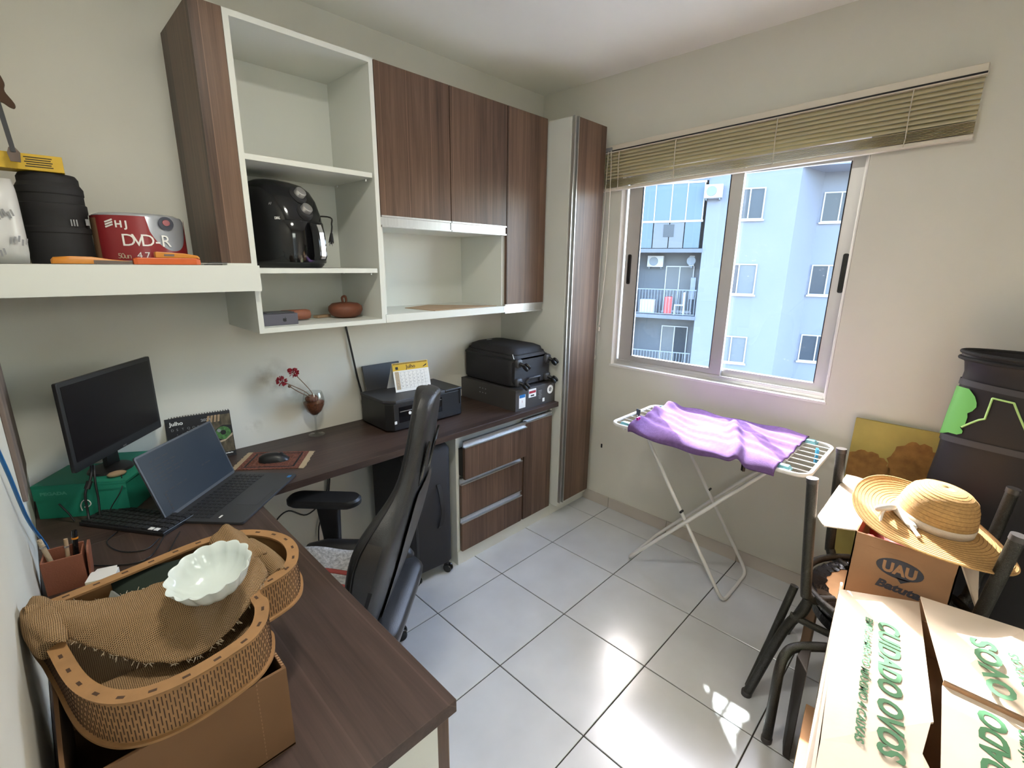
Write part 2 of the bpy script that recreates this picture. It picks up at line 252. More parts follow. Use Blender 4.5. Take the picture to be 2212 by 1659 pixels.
# ------------------------------------------------------------------ geometry helpers
WM = {}
def lerp(a, b, t): return a+(b-a)*t
def crom(P, n=8, closed=False):
    P = [Vector(p) for p in P]; out = []; N = len(P)
    rng = range(N if closed else N-1)
    for i in rng:
        p1, p2 = P[i], P[(i+1) % N]
        p0 = P[i-1] if (i > 0 or closed) else p1*2-p2
        p3 = P[(i+2) % N] if (i+2 < N or closed) else p2*2-p1
        for k in range(n):
            t = k/n
            out.append(.5*((2*p1)+(p2-p0)*t+(2*p0-5*p1+4*p2-p3)*t*t+(3*p1-p0-3*p2+p3)*t**3))
    if not closed: out.append(P[-1])
    return out
class MB:
    def __init__(s): s.v = []; s.f = []
    def add(s, vs_, fs):
        o = len(s.v); s.v += [Vector(p) for p in vs_]; s.f += [tuple(i+o for i in q) for q in fs]; return s
    def box(s, x0, y0, z0, x1, y1, z1):
        if x1 < x0: x0, x1 = x1, x0
        if y1 < y0: y0, y1 = y1, y0
        if z1 < z0: z0, z1 = z1, z0
        return s.add([(x0, y0, z0), (x1, y0, z0), (x1, y1, z0), (x0, y1, z0), (x0, y0, z1), (x1, y0, z1), (x1, y1, z1), (x0, y1, z1)],
                     [(3, 2, 1, 0), (4, 5, 6, 7), (0, 1, 5, 4), (1, 2, 6, 5), (2, 3, 7, 6), (3, 0, 4, 7)])
    def obox(s, mtx, sx, sy, sz, c=(0, 0, 0)):
        b = MB().box(c[0]-sx/2, c[1]-sy/2, c[2]-sz/2, c[0]+sx/2, c[1]+sy/2, c[2]+sz/2)
        return s.add([mtx @ p for p in b.v], b.f)
    def tube(s, P, r, n=10, sub=0, closed=False, cap=True, rr=None):
        P = crom(P, sub, closed) if sub else [Vector(p) for p in P]
        N = len(P); rings = []; up = None
        for i in range(N):
            a = P[i-1] if (i > 0 or closed) else P[i]; b = P[(i+1) % N] if (i < N-1 or closed) else P[i]
            t = (b-a).normalized()
            if up is None: up = Vector((0, 0, 1)) if abs(t.z) < .9 else Vector((1, 0, 0))
            x = (up-t*up.dot(t)).normalized(); y = t.cross(x); up = x
            ri = r if rr is None else lerp(rr[0], rr[1], i/(N-1))
            rings.append([P[i]+x*cos(2*pi*k/n)*ri+y*sin(2*pi*k/n)*ri for k in range(n)])
        return s.loft(rings, cap and not closed, closed)
    def loft(s, rings, cap=True, closed=False, cyc=True):
        n = len(rings[0]); o = len(s.v); N = len(rings)
        for r in rings: s.v += [Vector(p) for p in r]
        for i in range(N if closed else N-1):
            j = (i+1) % N
            for k in range(n if cyc else n-1):
                l = (k+1) % n
                s.f.append((o+i*n+k, o+i*n+l, o+j*n+l, o+j*n+k))
        if cap:
            s.f.append(tuple(o+k for k in reversed(range(n)))); s.f.append(tuple(o+(N-1)*n+k for k in range(n)))
        return s
    def lathe(s, prof, n=24, c=(0, 0, 0), mtx=None, cap=True):
        c = Vector(c)
        rings = [[(mtx @ Vector((r*cos(2*pi*k/n), r*sin(2*pi*k/n), z)) if mtx else c+Vector((r*cos(2*pi*k/n), r*sin(2*pi*k/n), z))) for k in range(n)] for r, z in prof]
        return s.loft(rings, cap)
    def prism(s, poly, mtx, d):
        n = len(poly)
        return s.loft([[mtx @ Vector((x, y, 0)) for x, y in poly], [mtx @ Vector((x, y, d)) for x, y in poly]])
    def grid(s, fn, nu, nv):
        return s.loft([[fn(i/nu, j/nv) for j in range(nv+1)] for i in range(nu+1)], False, False, False)
    def sphere(s, c, rx, ry=None, rz=None, n=14, m=9):
        ry = rx if ry is None else ry; rz = rx if rz is None else rz; c = Vector(c)
        return s.loft([[c+Vector((rx*sin(pi*i/m)*cos(2*pi*k/n), ry*sin(pi*i/m)*sin(2*pi*k/n), -rz*cos(pi*i/m))) for k in range(n)] for i in range(m+1)], False)
    def build(s, name, m, parent=None, smooth=0, bevel=0, solid=0, sub=0):
        me = bpy.data.meshes.new(name)
        o = bpy.data.objects.new(name, me); COL.objects.link(o)
        if parent is not None:
            o.parent = parent; Wp = WM[parent.name]; inv = Wp.inverted(); vs_ = [inv @ p for p in s.v]; WM[o.name] = Wp
        else:
            lo = Vector((min(p.x for p in s.v), min(p.y for p in s.v), min(p.z for p in s.v))); hi = Vector((max(p.x for p in s.v), max(p.y for p in s.v), 0))
            b = Vector(((lo.x+hi.x)/2, (lo.y+hi.y)/2, lo.z)); o.location = b; WM[o.name] = Matrix.Translation(b); vs_ = [p-b for p in s.v]
        me.from_pydata([tuple(p) for p in vs_], [], s.f); me.materials.append(M[m] if isinstance(m, str) else m)
        bm = bmesh.new(); bm.from_mesh(me); bmesh.ops.remove_doubles(bm, verts=bm.verts, dist=1e-6); bmesh.ops.recalc_face_normals(bm, faces=bm.faces); bm.to_mesh(me); bm.free()
        if smooth:
            for p in me.polygons: p.use_smooth = True
            me.set_sharp_from_angle(angle=radians(smooth if smooth > 1 else 40))
        if solid:
            md = o.modifiers.new('solid', 'SOLIDIFY'); md.thickness = solid; md.offset = 0
        if sub:
            md = o.modifiers.new('sub', 'SUBSURF'); md.levels = sub; md.render_levels = sub
        if bevel:
            md = o.modifiers.new('bevel', 'BEVEL'); md.width = bevel; md.segments = 2; md.limit_method = 'ANGLE'; md.angle_limit = radians(40)
        return o
def frame(o, x, y, z=None):
    x = Vector(x).normalized(); y = Vector(y); y = (y-x*y.dot(x)).normalized(); z = x.cross(y)
    return Matrix(((x.x, y.x, z.x, o[0]), (x.y, y.y, z.y, o[1]), (x.z, y.z, z.z, o[2]), (0, 0, 0, 1)))
def tag(o, label, cat, group=None):
    o['label'] = label; o['category'] = cat
    if group: o['group'] = group
    return o
def thing(name, label, cat, loc, rz=0, group=None):
    o = bpy.data.objects.new(name, None); COL.objects.link(o); o.location = loc; o.rotation_euler = (0, 0, rz); o.empty_display_size = .05
    WM[o.name] = Matrix.Translation(loc) @ Matrix.Rotation(rz, 4, 'Z')
    return tag(o, label, cat, group)
def struct(name, mb, m, **k):
    o = mb.build(name, m, **k); o['kind'] = 'structure'; return o
def sthing(name, loc=(0, 0, 0)):
    o = bpy.data.objects.new(name, None); COL.objects.link(o); o.location = loc; o.empty_display_size = .05; WM[o.name] = Matrix.Translation(loc); o['kind'] = 'structure'; return o
def inst(src, name, parent, world):
    """another part that shares src's mesh (mesh data centred on its own origin)"""
    o = bpy.data.objects.new(name, src.data); COL.objects.link(o); o.parent = parent; o.matrix_local = WM[parent.name].inverted() @ world; WM[o.name] = world; return o
def centred(mb, name, m, parent, world, **k):
    """mesh given in its own local frame, placed by the world matrix"""
    tmp = MB(); tmp.v = [WM[parent.name] @ p for p in mb.v]; tmp.f = mb.f
    o = tmp.build(name, m, parent, **k); o.matrix_local = WM[parent.name].inverted() @ world; WM[o.name] = world; return o
def text(parent, body, m, mtx, size, w=None, shear=0, depth=.0006, align='LEFT', bold=0, name='lettering'):
    cu = bpy.data.curves.new('t', 'FONT'); cu.body = body; cu.size = size; cu.shear = shear; cu.extrude = depth/2; cu.align_x = align; cu.offset = bold; cu.resolution_u = 3
    ob = bpy.data.objects.new('t', cu); COL.objects.link(ob)
    dg = bpy.context.evaluated_depsgraph_get(); me = bpy.data.meshes.new_from_object(ob.evaluated_get(dg))
    bpy.data.objects.remove(ob); bpy.data.curves.remove(cu)
    xs = [v.co.x for v in me.vertices] or [0]
    k = w/(max(xs)-min(xs)) if w else 1
    mb = MB(); mb.v = [mtx @ Vector((v.co.x*k, v.co.y, v.co.z)) for v in me.vertices]; mb.f = [tuple(p.vertices) for p in me.polygons]
    bpy.data.meshes.remove(me)
    return mb.build(name, m, parent)
def circ(r, n=20, cx=0, cy=0, ry=None): return [(cx+r*cos(2*pi*k/n), cy+(ry or r)*sin(2*pi*k/n)) for k in range(n)]
def rrect(w, h, r, n=4, cx=0, cy=0):
    out = []
    for qx, qy, a in ((1, 1, 0), (-1, 1, 90), (-1, -1, 180), (1, -1, 270)):
        for k in range(n+1):
            t = radians(a+90*k/n); out.append((cx+qx*(w/2-r)+r*cos(t), cy+qy*(h/2-r)+r*sin(t)))
    return out
I4 = Matrix.Identity(4)
def T(x, y, z): return Matrix.Translation((x, y, z))
def RZ(a): return Matrix.Rotation(a, 4, 'Z')

# ------------------------------------------------------------------ room shell
W, ZC, YR = 2.579, 2.576, -2.95
floor = struct('floor', MB().box(-.1, YR-.1, -.12, W+.2, .1, -.004), 'grout')
Tz = .41; g0x, g0y = 1.18, -.662
tiles = {}
i0 = math.floor((0-g0x)/Tz); i1 = math.ceil((W-g0x)/Tz); j0 = math.floor((YR-g0y)/Tz); j1 = math.ceil((0-g0y)/Tz)
for i in range(i0, i1):
    for j in range(j0, j1):
        x0, x1 = max(0, g0x+i*Tz+.0022), min(W, g0x+(i+1)*Tz-.0022); y0, y1 = max(YR, g0y+j*Tz+.0022), min(0, g0y+(j+1)*Tz-.0022)
        if x1-x0 < .01 or y1-y0 < .01: continue
        key = (round(x1-x0, 3), round(y1-y0, 3)); wm = T((x0+x1)/2, (y0+y1)/2, 0)
        if key in tiles: inst(tiles[key], 'tile', floor, wm)
        else:
            a, b = (x1-x0)/2, (y1-y0)/2
            mb = MB().loft([[(-a, -b, -.008), (a, -b, -.008), (a, b, -.008), (-a, b, -.008)], [(-a, -b, -.0012), (a, -b, -.0012), (a, b, -.0012), (-a, b, -.0012)], [(-a+.0015, -b+.0015, 0), (a-.0015, -b+.0015, 0), (a-.0015, b-.0015, 0), (-a+.0015, b-.0015, 0)]])
            tiles[key] = centred(mb, 'tile', 'tile', floor, wm)
struct('ceiling', MB().box(-.1, YR-.1, ZC, W+.2, .1, ZC+.12), 'ceil')
struct('wall_back', MB().box(-.1, 0, 0, W+.2, .1, ZC), 'wall_back')
struct('wall_left', MB().box(-.1, YR-.1, 0, 0, 0, ZC), 'wall')
wy0, wy1, wz0, wz1 = -.603, -1.756, .958, 2.075
WT = .14
wr = MB().box(W, YR-.1, 0, W+WT, wy1, ZC).box(W, wy0, 0, W+WT, 0, ZC).box(W, wy1, 0, W+WT, wy0, wz0).box(W, wy1, wz1, W+WT, wy0, ZC)
struct('wall_right', wr, 'wall')
struct('wall_rear', MB().box(-.1, YR-.1, 0, .04, YR, ZC).box(.94, YR-.1, 0, W+.2, YR, ZC).box(.04, YR-.1, 2.1, .94, YR, ZC), 'wall')
struct('trim_1', MB().box(.005, YR-.11, 0, .04, YR+.012, 2.1).box(.94, YR-.11, 0, .98, YR+.012, 2.1).box(.005, YR-.11, 2.1, .98, YR+.012, 2.14), 'white')
# hall beyond the doorway
struct('wall_hall', MB().box(-.6, YR-1.15, 0, 2.2, YR-1.05, ZC).box(-.6, YR-1.05, 0, -.5, YR-.1, ZC).box(2.1, YR-1.05, 0, 2.2, YR-.1, ZC).box(-.6, YR-1.15, ZC, 2.2, YR-.1, ZC+.1).box(-.6, YR-1.15, -.1, 2.2, YR-.1, -.002), 'wall')
lampf = thing('fill_lamp_fixture', 'added white round fill lamp, unseen above the middle of the room', 'lamp', (.60, -1.40, 2.5))  # fixture made up to carry the added ceiling fill light
MB().lathe([(.135, 2.576), (.135, 2.53), (.128, 2.515), (.118, 2.515), (.118, 2.55), (.001, 2.55)], 32, (.60, -1.40, 0), cap=False).build('fill_lamp_ring', 'white', lampf, smooth=40)
# skirting
bs = sthing('baseboard_right', (W, 0, 0)); sk = {}
for j in range(j0, j1):
    y0, y1 = max(YR, g0y+j*Tz+.002), min(-.46, g0y+(j+1)*Tz-.002)
    if y1-y0 > .02: MB().box(W-.009, y0, 0, W, y1, .072).build('skirting_tile', 'skirt', bs, bevel=.0015)
bs = sthing('baseboard_back', (0, 0, 0))
for i in range(i0, i1):
    x0, x1 = max(.01, g0x+i*Tz+.002), min(1.47, g0x+(i+1)*Tz-.002)
    if x1-x0 > .02: MB().box(x0, -.009, 0, x1, 0, .072).build('skirting_tile', 'skirt', bs, bevel=.0015)
# wall outlet stub and screw in the right wall
tag(MB().box(W-.004, -.585, .40, W, -.575, .425).build('wall_plug', 'blackp'), 'small black wall plug in the right wall beside the tall cabinet', 'plug')

# ------------------------------------------------------------------ window
win = sthing('window_1', (W+.05, (wy0+wy1)/2, wz0))
struct_sill = MB().box(W-.006, wy1-.004, wz0-.006, W+WT, wy0+.004, wz0+.006)
o = struct_sill.build('sill', 'plaster', win)
MB().box(W, wy0-.001, wz0, W+WT, wy0-.006, wz1).build('reveal', 'plaster', win)
MB().box(W, wy1+.001, wz0, W+WT, wy1+.006, wz1).build('reveal', 'plaster', win)
MB().box(W, wy1+.006, wz1-.006, W+WT, wy0-.006, wz1).build('reveal', 'plaster', win)
fx0, fx1 = W+.035, W+.105
fr = MB()
fr.box(fx0, wy0-.006, wz0+.006, fx1, wy0-.020, wz1-.006); fr.box(fx0, wy1+.006, wz0+.006, fx1, wy1+.018, wz1-.006)
fr.box(fx0, wy1+.018, wz0+.006, fx1, wy0-.020, wz0+.022); fr.box(fx0, wy1+.018, wz1-.03, fx1, wy0-.020, wz1-.006)
fr.box(fx0+.001, wy1+.018, wz0+.022, fx0+.006, wy0-.020, wz0+.036); fr.box(fx0+.033, wy1+.018, wz0+.022, fx0+.037, wy0-.020, wz0+.036)
fr.build('outer_frame', 'aluw', win, bevel=.001)
def sash(ya, yb, xa, stl, str_, rail, hy):
    s = MB(); zb, zt = wz0+.024, wz1-.03; xb = xa+.024
    s.box(xa, ya, zb, xb, ya-stl, zt).box(xa, yb+str_, zb, xb, yb, zt).box(xa, ya-stl, zb, xb, yb+str_, zb+rail).box(xa, ya-stl, zt-.045, xb, yb+str_, zt)
    o = s.build('sash', 'aluw', win, bevel=.0015)
    MB().box(xa+.010, ya-stl+.004, zb+rail-.004, xa+.014, yb+str_-.004, zt-.041).build('pane', 'pane', o)
    gk = MB(); w_ = .004
    gk.box(xa-.0006, ya-stl, zb+rail, xa+.008, ya-stl-w_, zt-.045).box(xa-.0006, yb+str_+w_, zb+rail, xa+.008, yb+str_, zt-.045)
    gk.build('gasket', 'blackm', o)
    MB().prism(rrect(.022, .17, .008), frame((xa-.0005, hy, 1.535), (0, -1, 0), (0, 0, 1)), .004).build('pull_handle', 'blackp', o)
    MB().prism(rrect(.010, .15, .004), frame((xa-.001, hy, 1.535), (0, -1, 0), (0, 0, 1)), .004).build('pull_recess', 'blackg', o)
    return o
sash(-.632, -1.258, fx0+.007, .085, .060, .045, -.664)
sash(-1.190, -1.744, fx0+.038, .030, .060, .045, -1.722)

# ------------------------------------------------------------------ venetian blind
bt = radians(1.55); bl = thing('venetian_blind', 'raised beige venetian blind hanging above the window', 'blind', (W, -1.283, 2.2))
by0, by1 = -.495, -2.055
Bx = lambda y: (y-by0)*-tan_bt
tan_bt = math.tan(bt)
def zb(y, z): return z+(by0-y)*tan_bt
def bbox(mb, x0, x1, z0, z1, ya=by0, yb=by1):
    return mb.loft([[(x0, y, zb(y, z0)), (x1, y, zb(y, z0)), (x1, y, zb(y, z1)), (x0, y, zb(y, z1))] for y in (ya, yb)])
bbox(MB(), W-.042, W-.004, 2.168, 2.205).build('head_rail', 'blindw', bl, bevel=.002)
bbox(MB(), W-.044, W-.042, 2.172, 2.178).build('rail_groove', 'blackm', bl)
def slat(z, tilt, w=.0235):
    mb = MB(); rings = []
    for y in (by0-.004, by1+.004):
        top = []; bot = []
        for k in range(5):
            t = (k/4-.5)*w; c = .0025*(1-(2*k/4-1)**2)
            x = W-.026+t*cos(tilt)-c*sin(tilt); zz = zb(y, z)+t*sin(tilt)+c*cos(tilt)
            top.append((x, y, zz+.0005)); bot.append((x, y, zz-.0005))
        rings.append(top+bot[::-1])
    return mb.loft(rings)
for k in range(8): slat(2.158-k*.0172, radians(46)).build('slat', 'blind', bl, smooth=50)
for k in range(8): slat(2.022-k*.0048, radians(4), .026).build('slat', 'blind', bl, smooth=50)
bbox(MB(), W-.040, W-.012, 1.966, 1.982).build('bottom_rail', 'blindw', bl, bevel=.003)
for yy in (-.60, -.93, -1.40, -1.86):
    MB().tube([(W-.042, yy, zb(yy, 2.17)), (W-.043, yy, zb(yy, 2.09)), (W-.042, yy-.003, zb(yy, 2.0)), (W-.041, yy, zb(yy, 1.97))], .0019, 6).build('ladder_cord', 'cord', bl)
MB().tube([(W-.046, -.532, 2.19), (W-.05, -.53, 2.0), (W-.048, -.522, 1.7), (W-.045, -.515, 1.35), (W-.045, -.517, 1.02)], .0016, 6, sub=5).build('pull_cord', 'cord', bl)
MB().tube([(W-.046, -.55, 2.19), (W-.05, -.56, 2.0), (W-.048, -.56, 1.6), (W-.046, -.535, 1.2)], .0022, 6, sub=5).build('pull_cord', 'cord', bl)
for yy, zz in ((-.517, 1.01), (-.535, 1.19)): MB().lathe([(.0015, 0), (.005, -.004), (.005, -.022), (.002, -.026)], 10, (W-.045, yy, zz)).build('cord_tassel', 'cord', bl)
MB().obox(T(W-.045, -.535, 2.185), .006, .04, .02).build('cord_lock', 'greyink', bl)

# ------------------------------------------------------------------ fitted furniture
yu, yt, yb, zd = -.358, -.532, -.450, .767
t_ = .018
# open shelf cabinet
oc = thing('open_wall_cabinet', 'tall white open wall cabinet holding the black air fryer', 'cabinet', (.917, -.18, 1.303))
x0, x1, z0, z1 = .662, 1.173, 1.303, 2.311
MB().box(x0, yu, z0, x0+t_, -.001, z1).build('side_panel', 'white', oc)
MB().box(x1-t_, yu, z0, x1, -.001, z1).build('side_panel', 'white', oc)
MB().box(x0+t_, yu, z1-t_, x1-t_, -.001, z1).build('top_panel', 'white', oc)
MB().box(x0+t_, yu, z0, x1-t_, -.001, z0+t_).build('bottom_panel', 'white', oc)
MB().box(x0+t_, -.009, z0+t_, x1-t_, -.001, z1-t_).build('back_panel', 'white', oc)
for zz in (1.884, 1.514):
    MB().box(x0+t_, yu+.003, zz, x1-t_-.008, -.009, zz+t_).build('shelf', 'white', oc)
    for yy in (-.31, -.06): MB().lathe([(.004, 0), (.004, .008)], 8, (x1-t_-.012, yy, zz-.009)).build('shelf_pin', 'silver', oc)
# brown boxed column and white shelf on the left
cb = thing('brown_column_cabinet', 'narrow brown column cabinet standing on the white wall shelf', 'cabinet', (.616, -.18, 1.545))
MB().box(.571, yu, 1.548, .661, -.001, 2.311).build('body', 'woodz', cb)
MB().box(.571, yu-.004, 1.541, .661, -.001, 1.548).build('plinth', 'white', cb)
ws = thing('wall_shelf', 'thick white wall shelf carrying the spindle and canister', 'shelf', (.33, -.18, 1.456))
MB().box(.001, yu-.02, 1.523, .661, -.001, 1.541).build('shelf_board', 'white', ws)
MB().box(.001, yu-.038, 1.456, .674, yu-.02, 1.541).build('fascia', 'white', ws)
MB().box(.001, yu-.02, 1.456, .661, -.001, 1.474).build('underside_board', 'white', ws)
# double door cabinet with open niche
dc = thing('double_door_wall_cabinet', 'brown double-door wall cabinet with an empty open niche below', 'cabinet', (1.54, -.18, 1.303))
x0, x1 = 1.174, 1.904
MB().box(x0, yu+.02, z0, x0+t_, -.001, z1).build('side_panel', 'white', dc)
MB().box(x1-t_, yu+.02, z0, x1-.001, -.001, z1).build('side_panel', 'white', dc)
MB().box(x0+t_, yu+.02, z1-t_, x1-t_, -.001, z1).build('top_panel', 'white', dc)
MB().box(x0+.001, yu, z0, x1-.012, -.001, z0+.034).build('bottom_panel', 'white', dc)
MB().box(x0+t_, yu+.024, 1.700, x1-t_, -.001, 1.718).build('fixed_shelf', 'white', dc)
MB().box(x0+t_, -.009, z0+.034, x1-t_, -.001, z1-t_).build('back_panel', 'white', dc)
def edge_handle(mb, xa, xb, y, za, zb_):
    """aluminium profile handle under a wall-cabinet door: upper lip, recessed channel, lower lip"""
    h = zb_-za
    mb.box(xa, y-.003, zb_-.007, xb, y+.016, zb_).box(xa, y+.006, za+.007, xb, y+.011, zb_-.007).box(xa, y-.002, za, xb, y+.011, za+.007)
    return mb
for xa, xb in ((1.177, 1.540), (1.544, 1.902)):
    d = MB().box(xa, yu, 1.746, xb, yu+.018, 2.309).build('door', 'woodz', dc, bevel=.001)
    edge_handle(MB(), xa, xb, yu, 1.700, 1.746).build('handle', 'alu', d)
# bare board lying in the niche
b_ = MB().loft([[(1.405, -.150, 1.3375), (1.600, -.075, 1.3375), (1.862, -.330, 1.3375), (1.44, -.352, 1.3375)], [(1.405, -.150, 1.3405), (1.600, -.075, 1.3405), (1.862, -.330, 1.3405), (1.44, -.352, 1.3405)]]).build('fibreboard_sheet', 'tan')
tag(b_, 'thin bare fibreboard sheet lying in the empty cabinet niche', 'board')
# single long door cabinet
sc_ = thing('single_door_wall_cabinet', 'brown single-door wall cabinet next to the tall cabinet', 'cabinet', (2.06, -.18, 1.297))
x0, x1 = 1.905, 2.214
MB().box(x0, yu+.02, z0, x1, -.001, z1).build('body', 'white', sc_)
d = MB().box(x0+.002, yu, 1.345, x1-.006, yu+.018, 2.309).build('door', 'woodz', sc_, bevel=.001)
edge_handle(MB(), x0-.008, x1-.012, yu, 1.297, 1.345).build('handle', 'alu', d)
# tall cabinet
tc = thing('tall_cabinet', 'tall narrow brown cabinet with full-height handle in the window corner', 'cabinet', (2.37, -.27, 0))
MB().box(2.2165, yt+.022, .082, 2.2345, -.001, 2.296).build('side_panel', 'white', tc)
MB().box(2.236, yt+.024, .082, 2.516, -.001, 2.29).build('body', 'white', tc)
MB().box(2.2165, yb, 0, W-.001, -.001, .080).build('toe_kick', 'white', tc)
d = MB().box(2.252, yt, .114, 2.507, yt+.02, 2.298).build('door', 'woodz', tc, bevel=.001)
MB().box(2.245, yt-.004, .110, 2.252, yt+.016, 2.299).box(2.236, yt+.012, .110, 2.246, yt+.016, 2.299).box(2.222, yt+.004, .110, 2.2285, yt+.02, 2.300).build('handle_profile', 'alu', d)
# base cabinet
bc = thing('base_cabinet', 'brown base cabinet with three drawers and a door under the desk', 'cabinet', (1.845, -.22, 0))
x0, x1 = 1.472, 2.2155
MB().box(x0, yb+.004, 0, x0+t_, -.01, .735).build('side_panel', 'white', bc)
MB().box(x1-.02, yb+.002, .078, x1-.002, -.01, .735).build('side_panel', 'white', bc)
MB().box(x0+.001, yb, 0, x1, yb+.016, .078).build('toe_kick', 'white', bc)
MB().box(x0+t_, yb+.022, .078, x1-.02, -.01, .72).build('carcass', 'white', bc)
def drawer(za, zb_, hz, pull=0):
    y = yb-pull
    d = MB().box(1.489, y-.018, za, 1.936, y, zb_).build('drawer', 'woodz', bc, bevel=.001)
    h = MB(); h.box(1.486, y-.022, zb_, 1.938, y, zb_+.006).box(1.486, y-.008, zb_+.006, 1.938, y-.004, hz).box(1.486, y-.018, hz-.005, 1.938, y-.004, hz)
    h.build('handle', 'alu', d)
    if pull: MB().box(1.494, y, za+.01, 1.93, yb+.018, zb_-.02).build('drawer_box', 'cabinetgap', d)
drawer(.502, .672, .709, .030)
drawer(.281, .462, .499)
drawer(.082, .244, .279)
d = MB().box(1.952, yb-.018, .082, 2.193, yb, .684).build('door', 'woodz', bc, bevel=.001)
MB().box(1.950, yb-.022, .684, 2.194, yb, .690).box(1.950, yb-.008, .690, 2.194, yb-.004, .709).box(1.950, yb-.018, .704, 2.194, yb-.004, .709).build('handle', 'alu', d)
MB().box(1.938, yb-.012, .082, 1.950, yb, .5).build('divider_strip', 'woodz', bc)
# corner desk
dk = thing('corner_desk', 'dark brown L-shaped corner desk running along two walls', 'desk', (.8, -.6, 0))
zt0 = .738
MB().box(.001, -.497, zt0, 2.2155, -.001, zd).build('desktop', 'woodx', dk, bevel=.0015)
MB().box(.001, -1.617, zt0, .533, -.4975, zd).build('desktop', 'woody', dk, bevel=.0015)
p = MB().box(.012, -1.602, 0, .498, -1.584, zt0).build('end_panel', 'white', dk)
MB().box(.498, -1.602, 0, .524, -1.55, zt0).build('panel_edge', 'woodz', dk)

# ------------------------------------------------------------------ things on the wall shelf
zs = 1.541
wp = thing('wipes_pack', 'white wrapped pack with grey prints at the left end of the shelf', 'pack', (.065, -.30, zs))
rings = []
for k in range(9):
    t = k/8; z = zs+.001+.215*t; s = 1-.75*abs(2*t-1)**5; rings.append([(.064+px*s if False else .062+px*(.9+.1*s), -.30+py*s, z) for px, py in rrect(.122, .10, .04, 4)])
MB().loft(rings).build('wrapper', 'wipes', wp, smooth=60)
for (dx, dz, a) in ((.03, .125, .25), (.045, .06, -.2), (.0, .03, .1)):
    mtx = frame((.062+dx, -.3515, zs+dz), (1, 0, a), (0, 0, 1))
    m_ = MB()
    for q in range(5): m_.obox(mtx @ T((q-2)*.007, .004*((q*7) % 3-1), 0), .004, .016, .002)
    m_.build('print', 'greyink', wp)
cn = thing('ribbed_canister', 'black ribbed canister under the yellow box on the shelf', 'canister', (.195, -.21, zs))
prof = [(.001, 0), (.072, 0), (.073, .015), (.073, .085), (.075, .088), (.075, .10), (.072, .105), (.072, .14), (.0745, .145), (.0745, .165), (.071, .168), (.071, .19), (.073, .193), (.073, .21), (.066, .222), (.066, .236), (.060, .246), (.001, .246)]
MB().lathe([(r, zs+z) for r, z in prof], 36, (.195, -.21, 0)).build('body', 'blackm', cn, smooth=30)
MB().box(.255, -.262, zs+.11, .262, -.25, zs+.128).build('print', 'greyink', cn)
for q in range(3): MB().obox(T(.222, -.2815, zs+.115), .003, .0015, .018, (q*.006, 0, 0)).build('print', 'greyink', cn)
yx = thing('yellow_box', 'flat yellow box with fine black print on top of the canister', 'box', (.12, -.24, zs+.247))
a = radians(-4); yb_m = T(.125, -.235, zs+.247+.021) @ RZ(a)
MB().obox(yb_m, .215, .075, .041).build('carton', 'yellow', yx, bevel=.001)
for q in range(5): MB().obox(yb_m @ T(.058, -.0377, .012-q*.0058), .056-.006*(q % 2), .0006, .0024).build('print', 'ink', yx)
text(yx, 'c C', 'ink', yb_m @ frame((-.062, -.0377, -.002), (1, 0, 0), (0, 0, 1)), .02)
gt = thing('toy_guitar', 'small dark miniature guitar standing head down by the yellow box', 'ornament', (.14, -.30, zs+.26))
gm = frame((.136, -.285, zs+.285), (.99, -.12, .06), (-.05, -.02, 1))
body = [(-.045, .118), (-.05, .15), (-.042, .185), (-.015, .205), (.012, .195), (.022, .165), (.018, .145), (.030, .118), (.027, .106), (.018, .108), (.004, .118), (-.012, .104), (-.03, .10)]
MB().prism([(p.x, p.y) for p in crom([(x, y, 0) for x, y in body], 4, True)], gm, .012).build('body', 'plydark', gt, smooth=30)
MB().prism([(-.004, .0), (.006, 0), (.005, .125), (-.005, .125)], gm @ T(0, 0, .010), .006).build('neck', 'grayp', gt)
MB().prism([(-.010, -.022), (.009, -.024), (.013, .0), (.006, .012), (-.006, .012), (-.012, -.002)], gm @ T(0, 0, .008), .006).build('headstock', 'batten', gt)
MB().prism(rrect(.012, .03, .004, 3, -.02, .15), gm @ T(0, 0, .012), .002).build('pick_guard', 'fringe', gt)
sp_ = thing('disc_spindle', 'red and silver spindle of recordable discs on the shelf', 'disc spindle', (.39, -.20, zs))
c = (.388, -.205, 0); r = .119
MB().lathe([(.001, zs), (r, zs), (r+.002, zs+.006), (r, zs+.012), (r-.001, zs+.136), (r-.006, zs+.146), (r-.02, zs+.152), (.001, zs+.152)], 48, c).build('cake_box', 'dvdsil', sp_, smooth=30)
def wrap(a0, a1, zlo, zhi, rr, n=20):
    mb = MB(); return mb.grid(lambda u, v: Vector((c[0]+rr*cos(lerp(a0, a1, u)), c[1]+rr*sin(lerp(a0, a1, u)), lerp(zlo(u) if callable(zlo) else zlo, zhi(u) if callable(zhi) else zhi, v))), n, 4)
r2 = r+.0015
A0, A1 = radians(186), radians(352)
wrap(A0, radians(270), zs+.012, zs+.142, r2).build('red_label', 'dvdred', sp_, smooth=60)
wrap(radians(270), radians(352), zs+.012, lambda u: zs+.142-.10*max(0, 1-(abs(u-.42)/.42)**2)**.5, r2, 24).build('red_label', 'dvdred', sp_, smooth=60)
wrap(radians(186), radians(205), zs+.012, zs+.135, r2+.0004, 6).build('barcode_panel', 'cardin', sp_)
def on_cyl(body, m, ang, z, size, rr, w=None, bold=0):
    a = radians(ang); mtx = frame((c[0]+rr*cos(a), c[1]+rr*sin(a), z), (-sin(a), cos(a), 0), (0, 0, 1))
    return text(sp_, body, m, mtx, size, w, bold=bold, align='CENTER')
for ch, an in zip('HJ', (238, 247)): on_cyl(ch, 'paper', an, zs+.108, .027, r2+.001, bold=.0008)
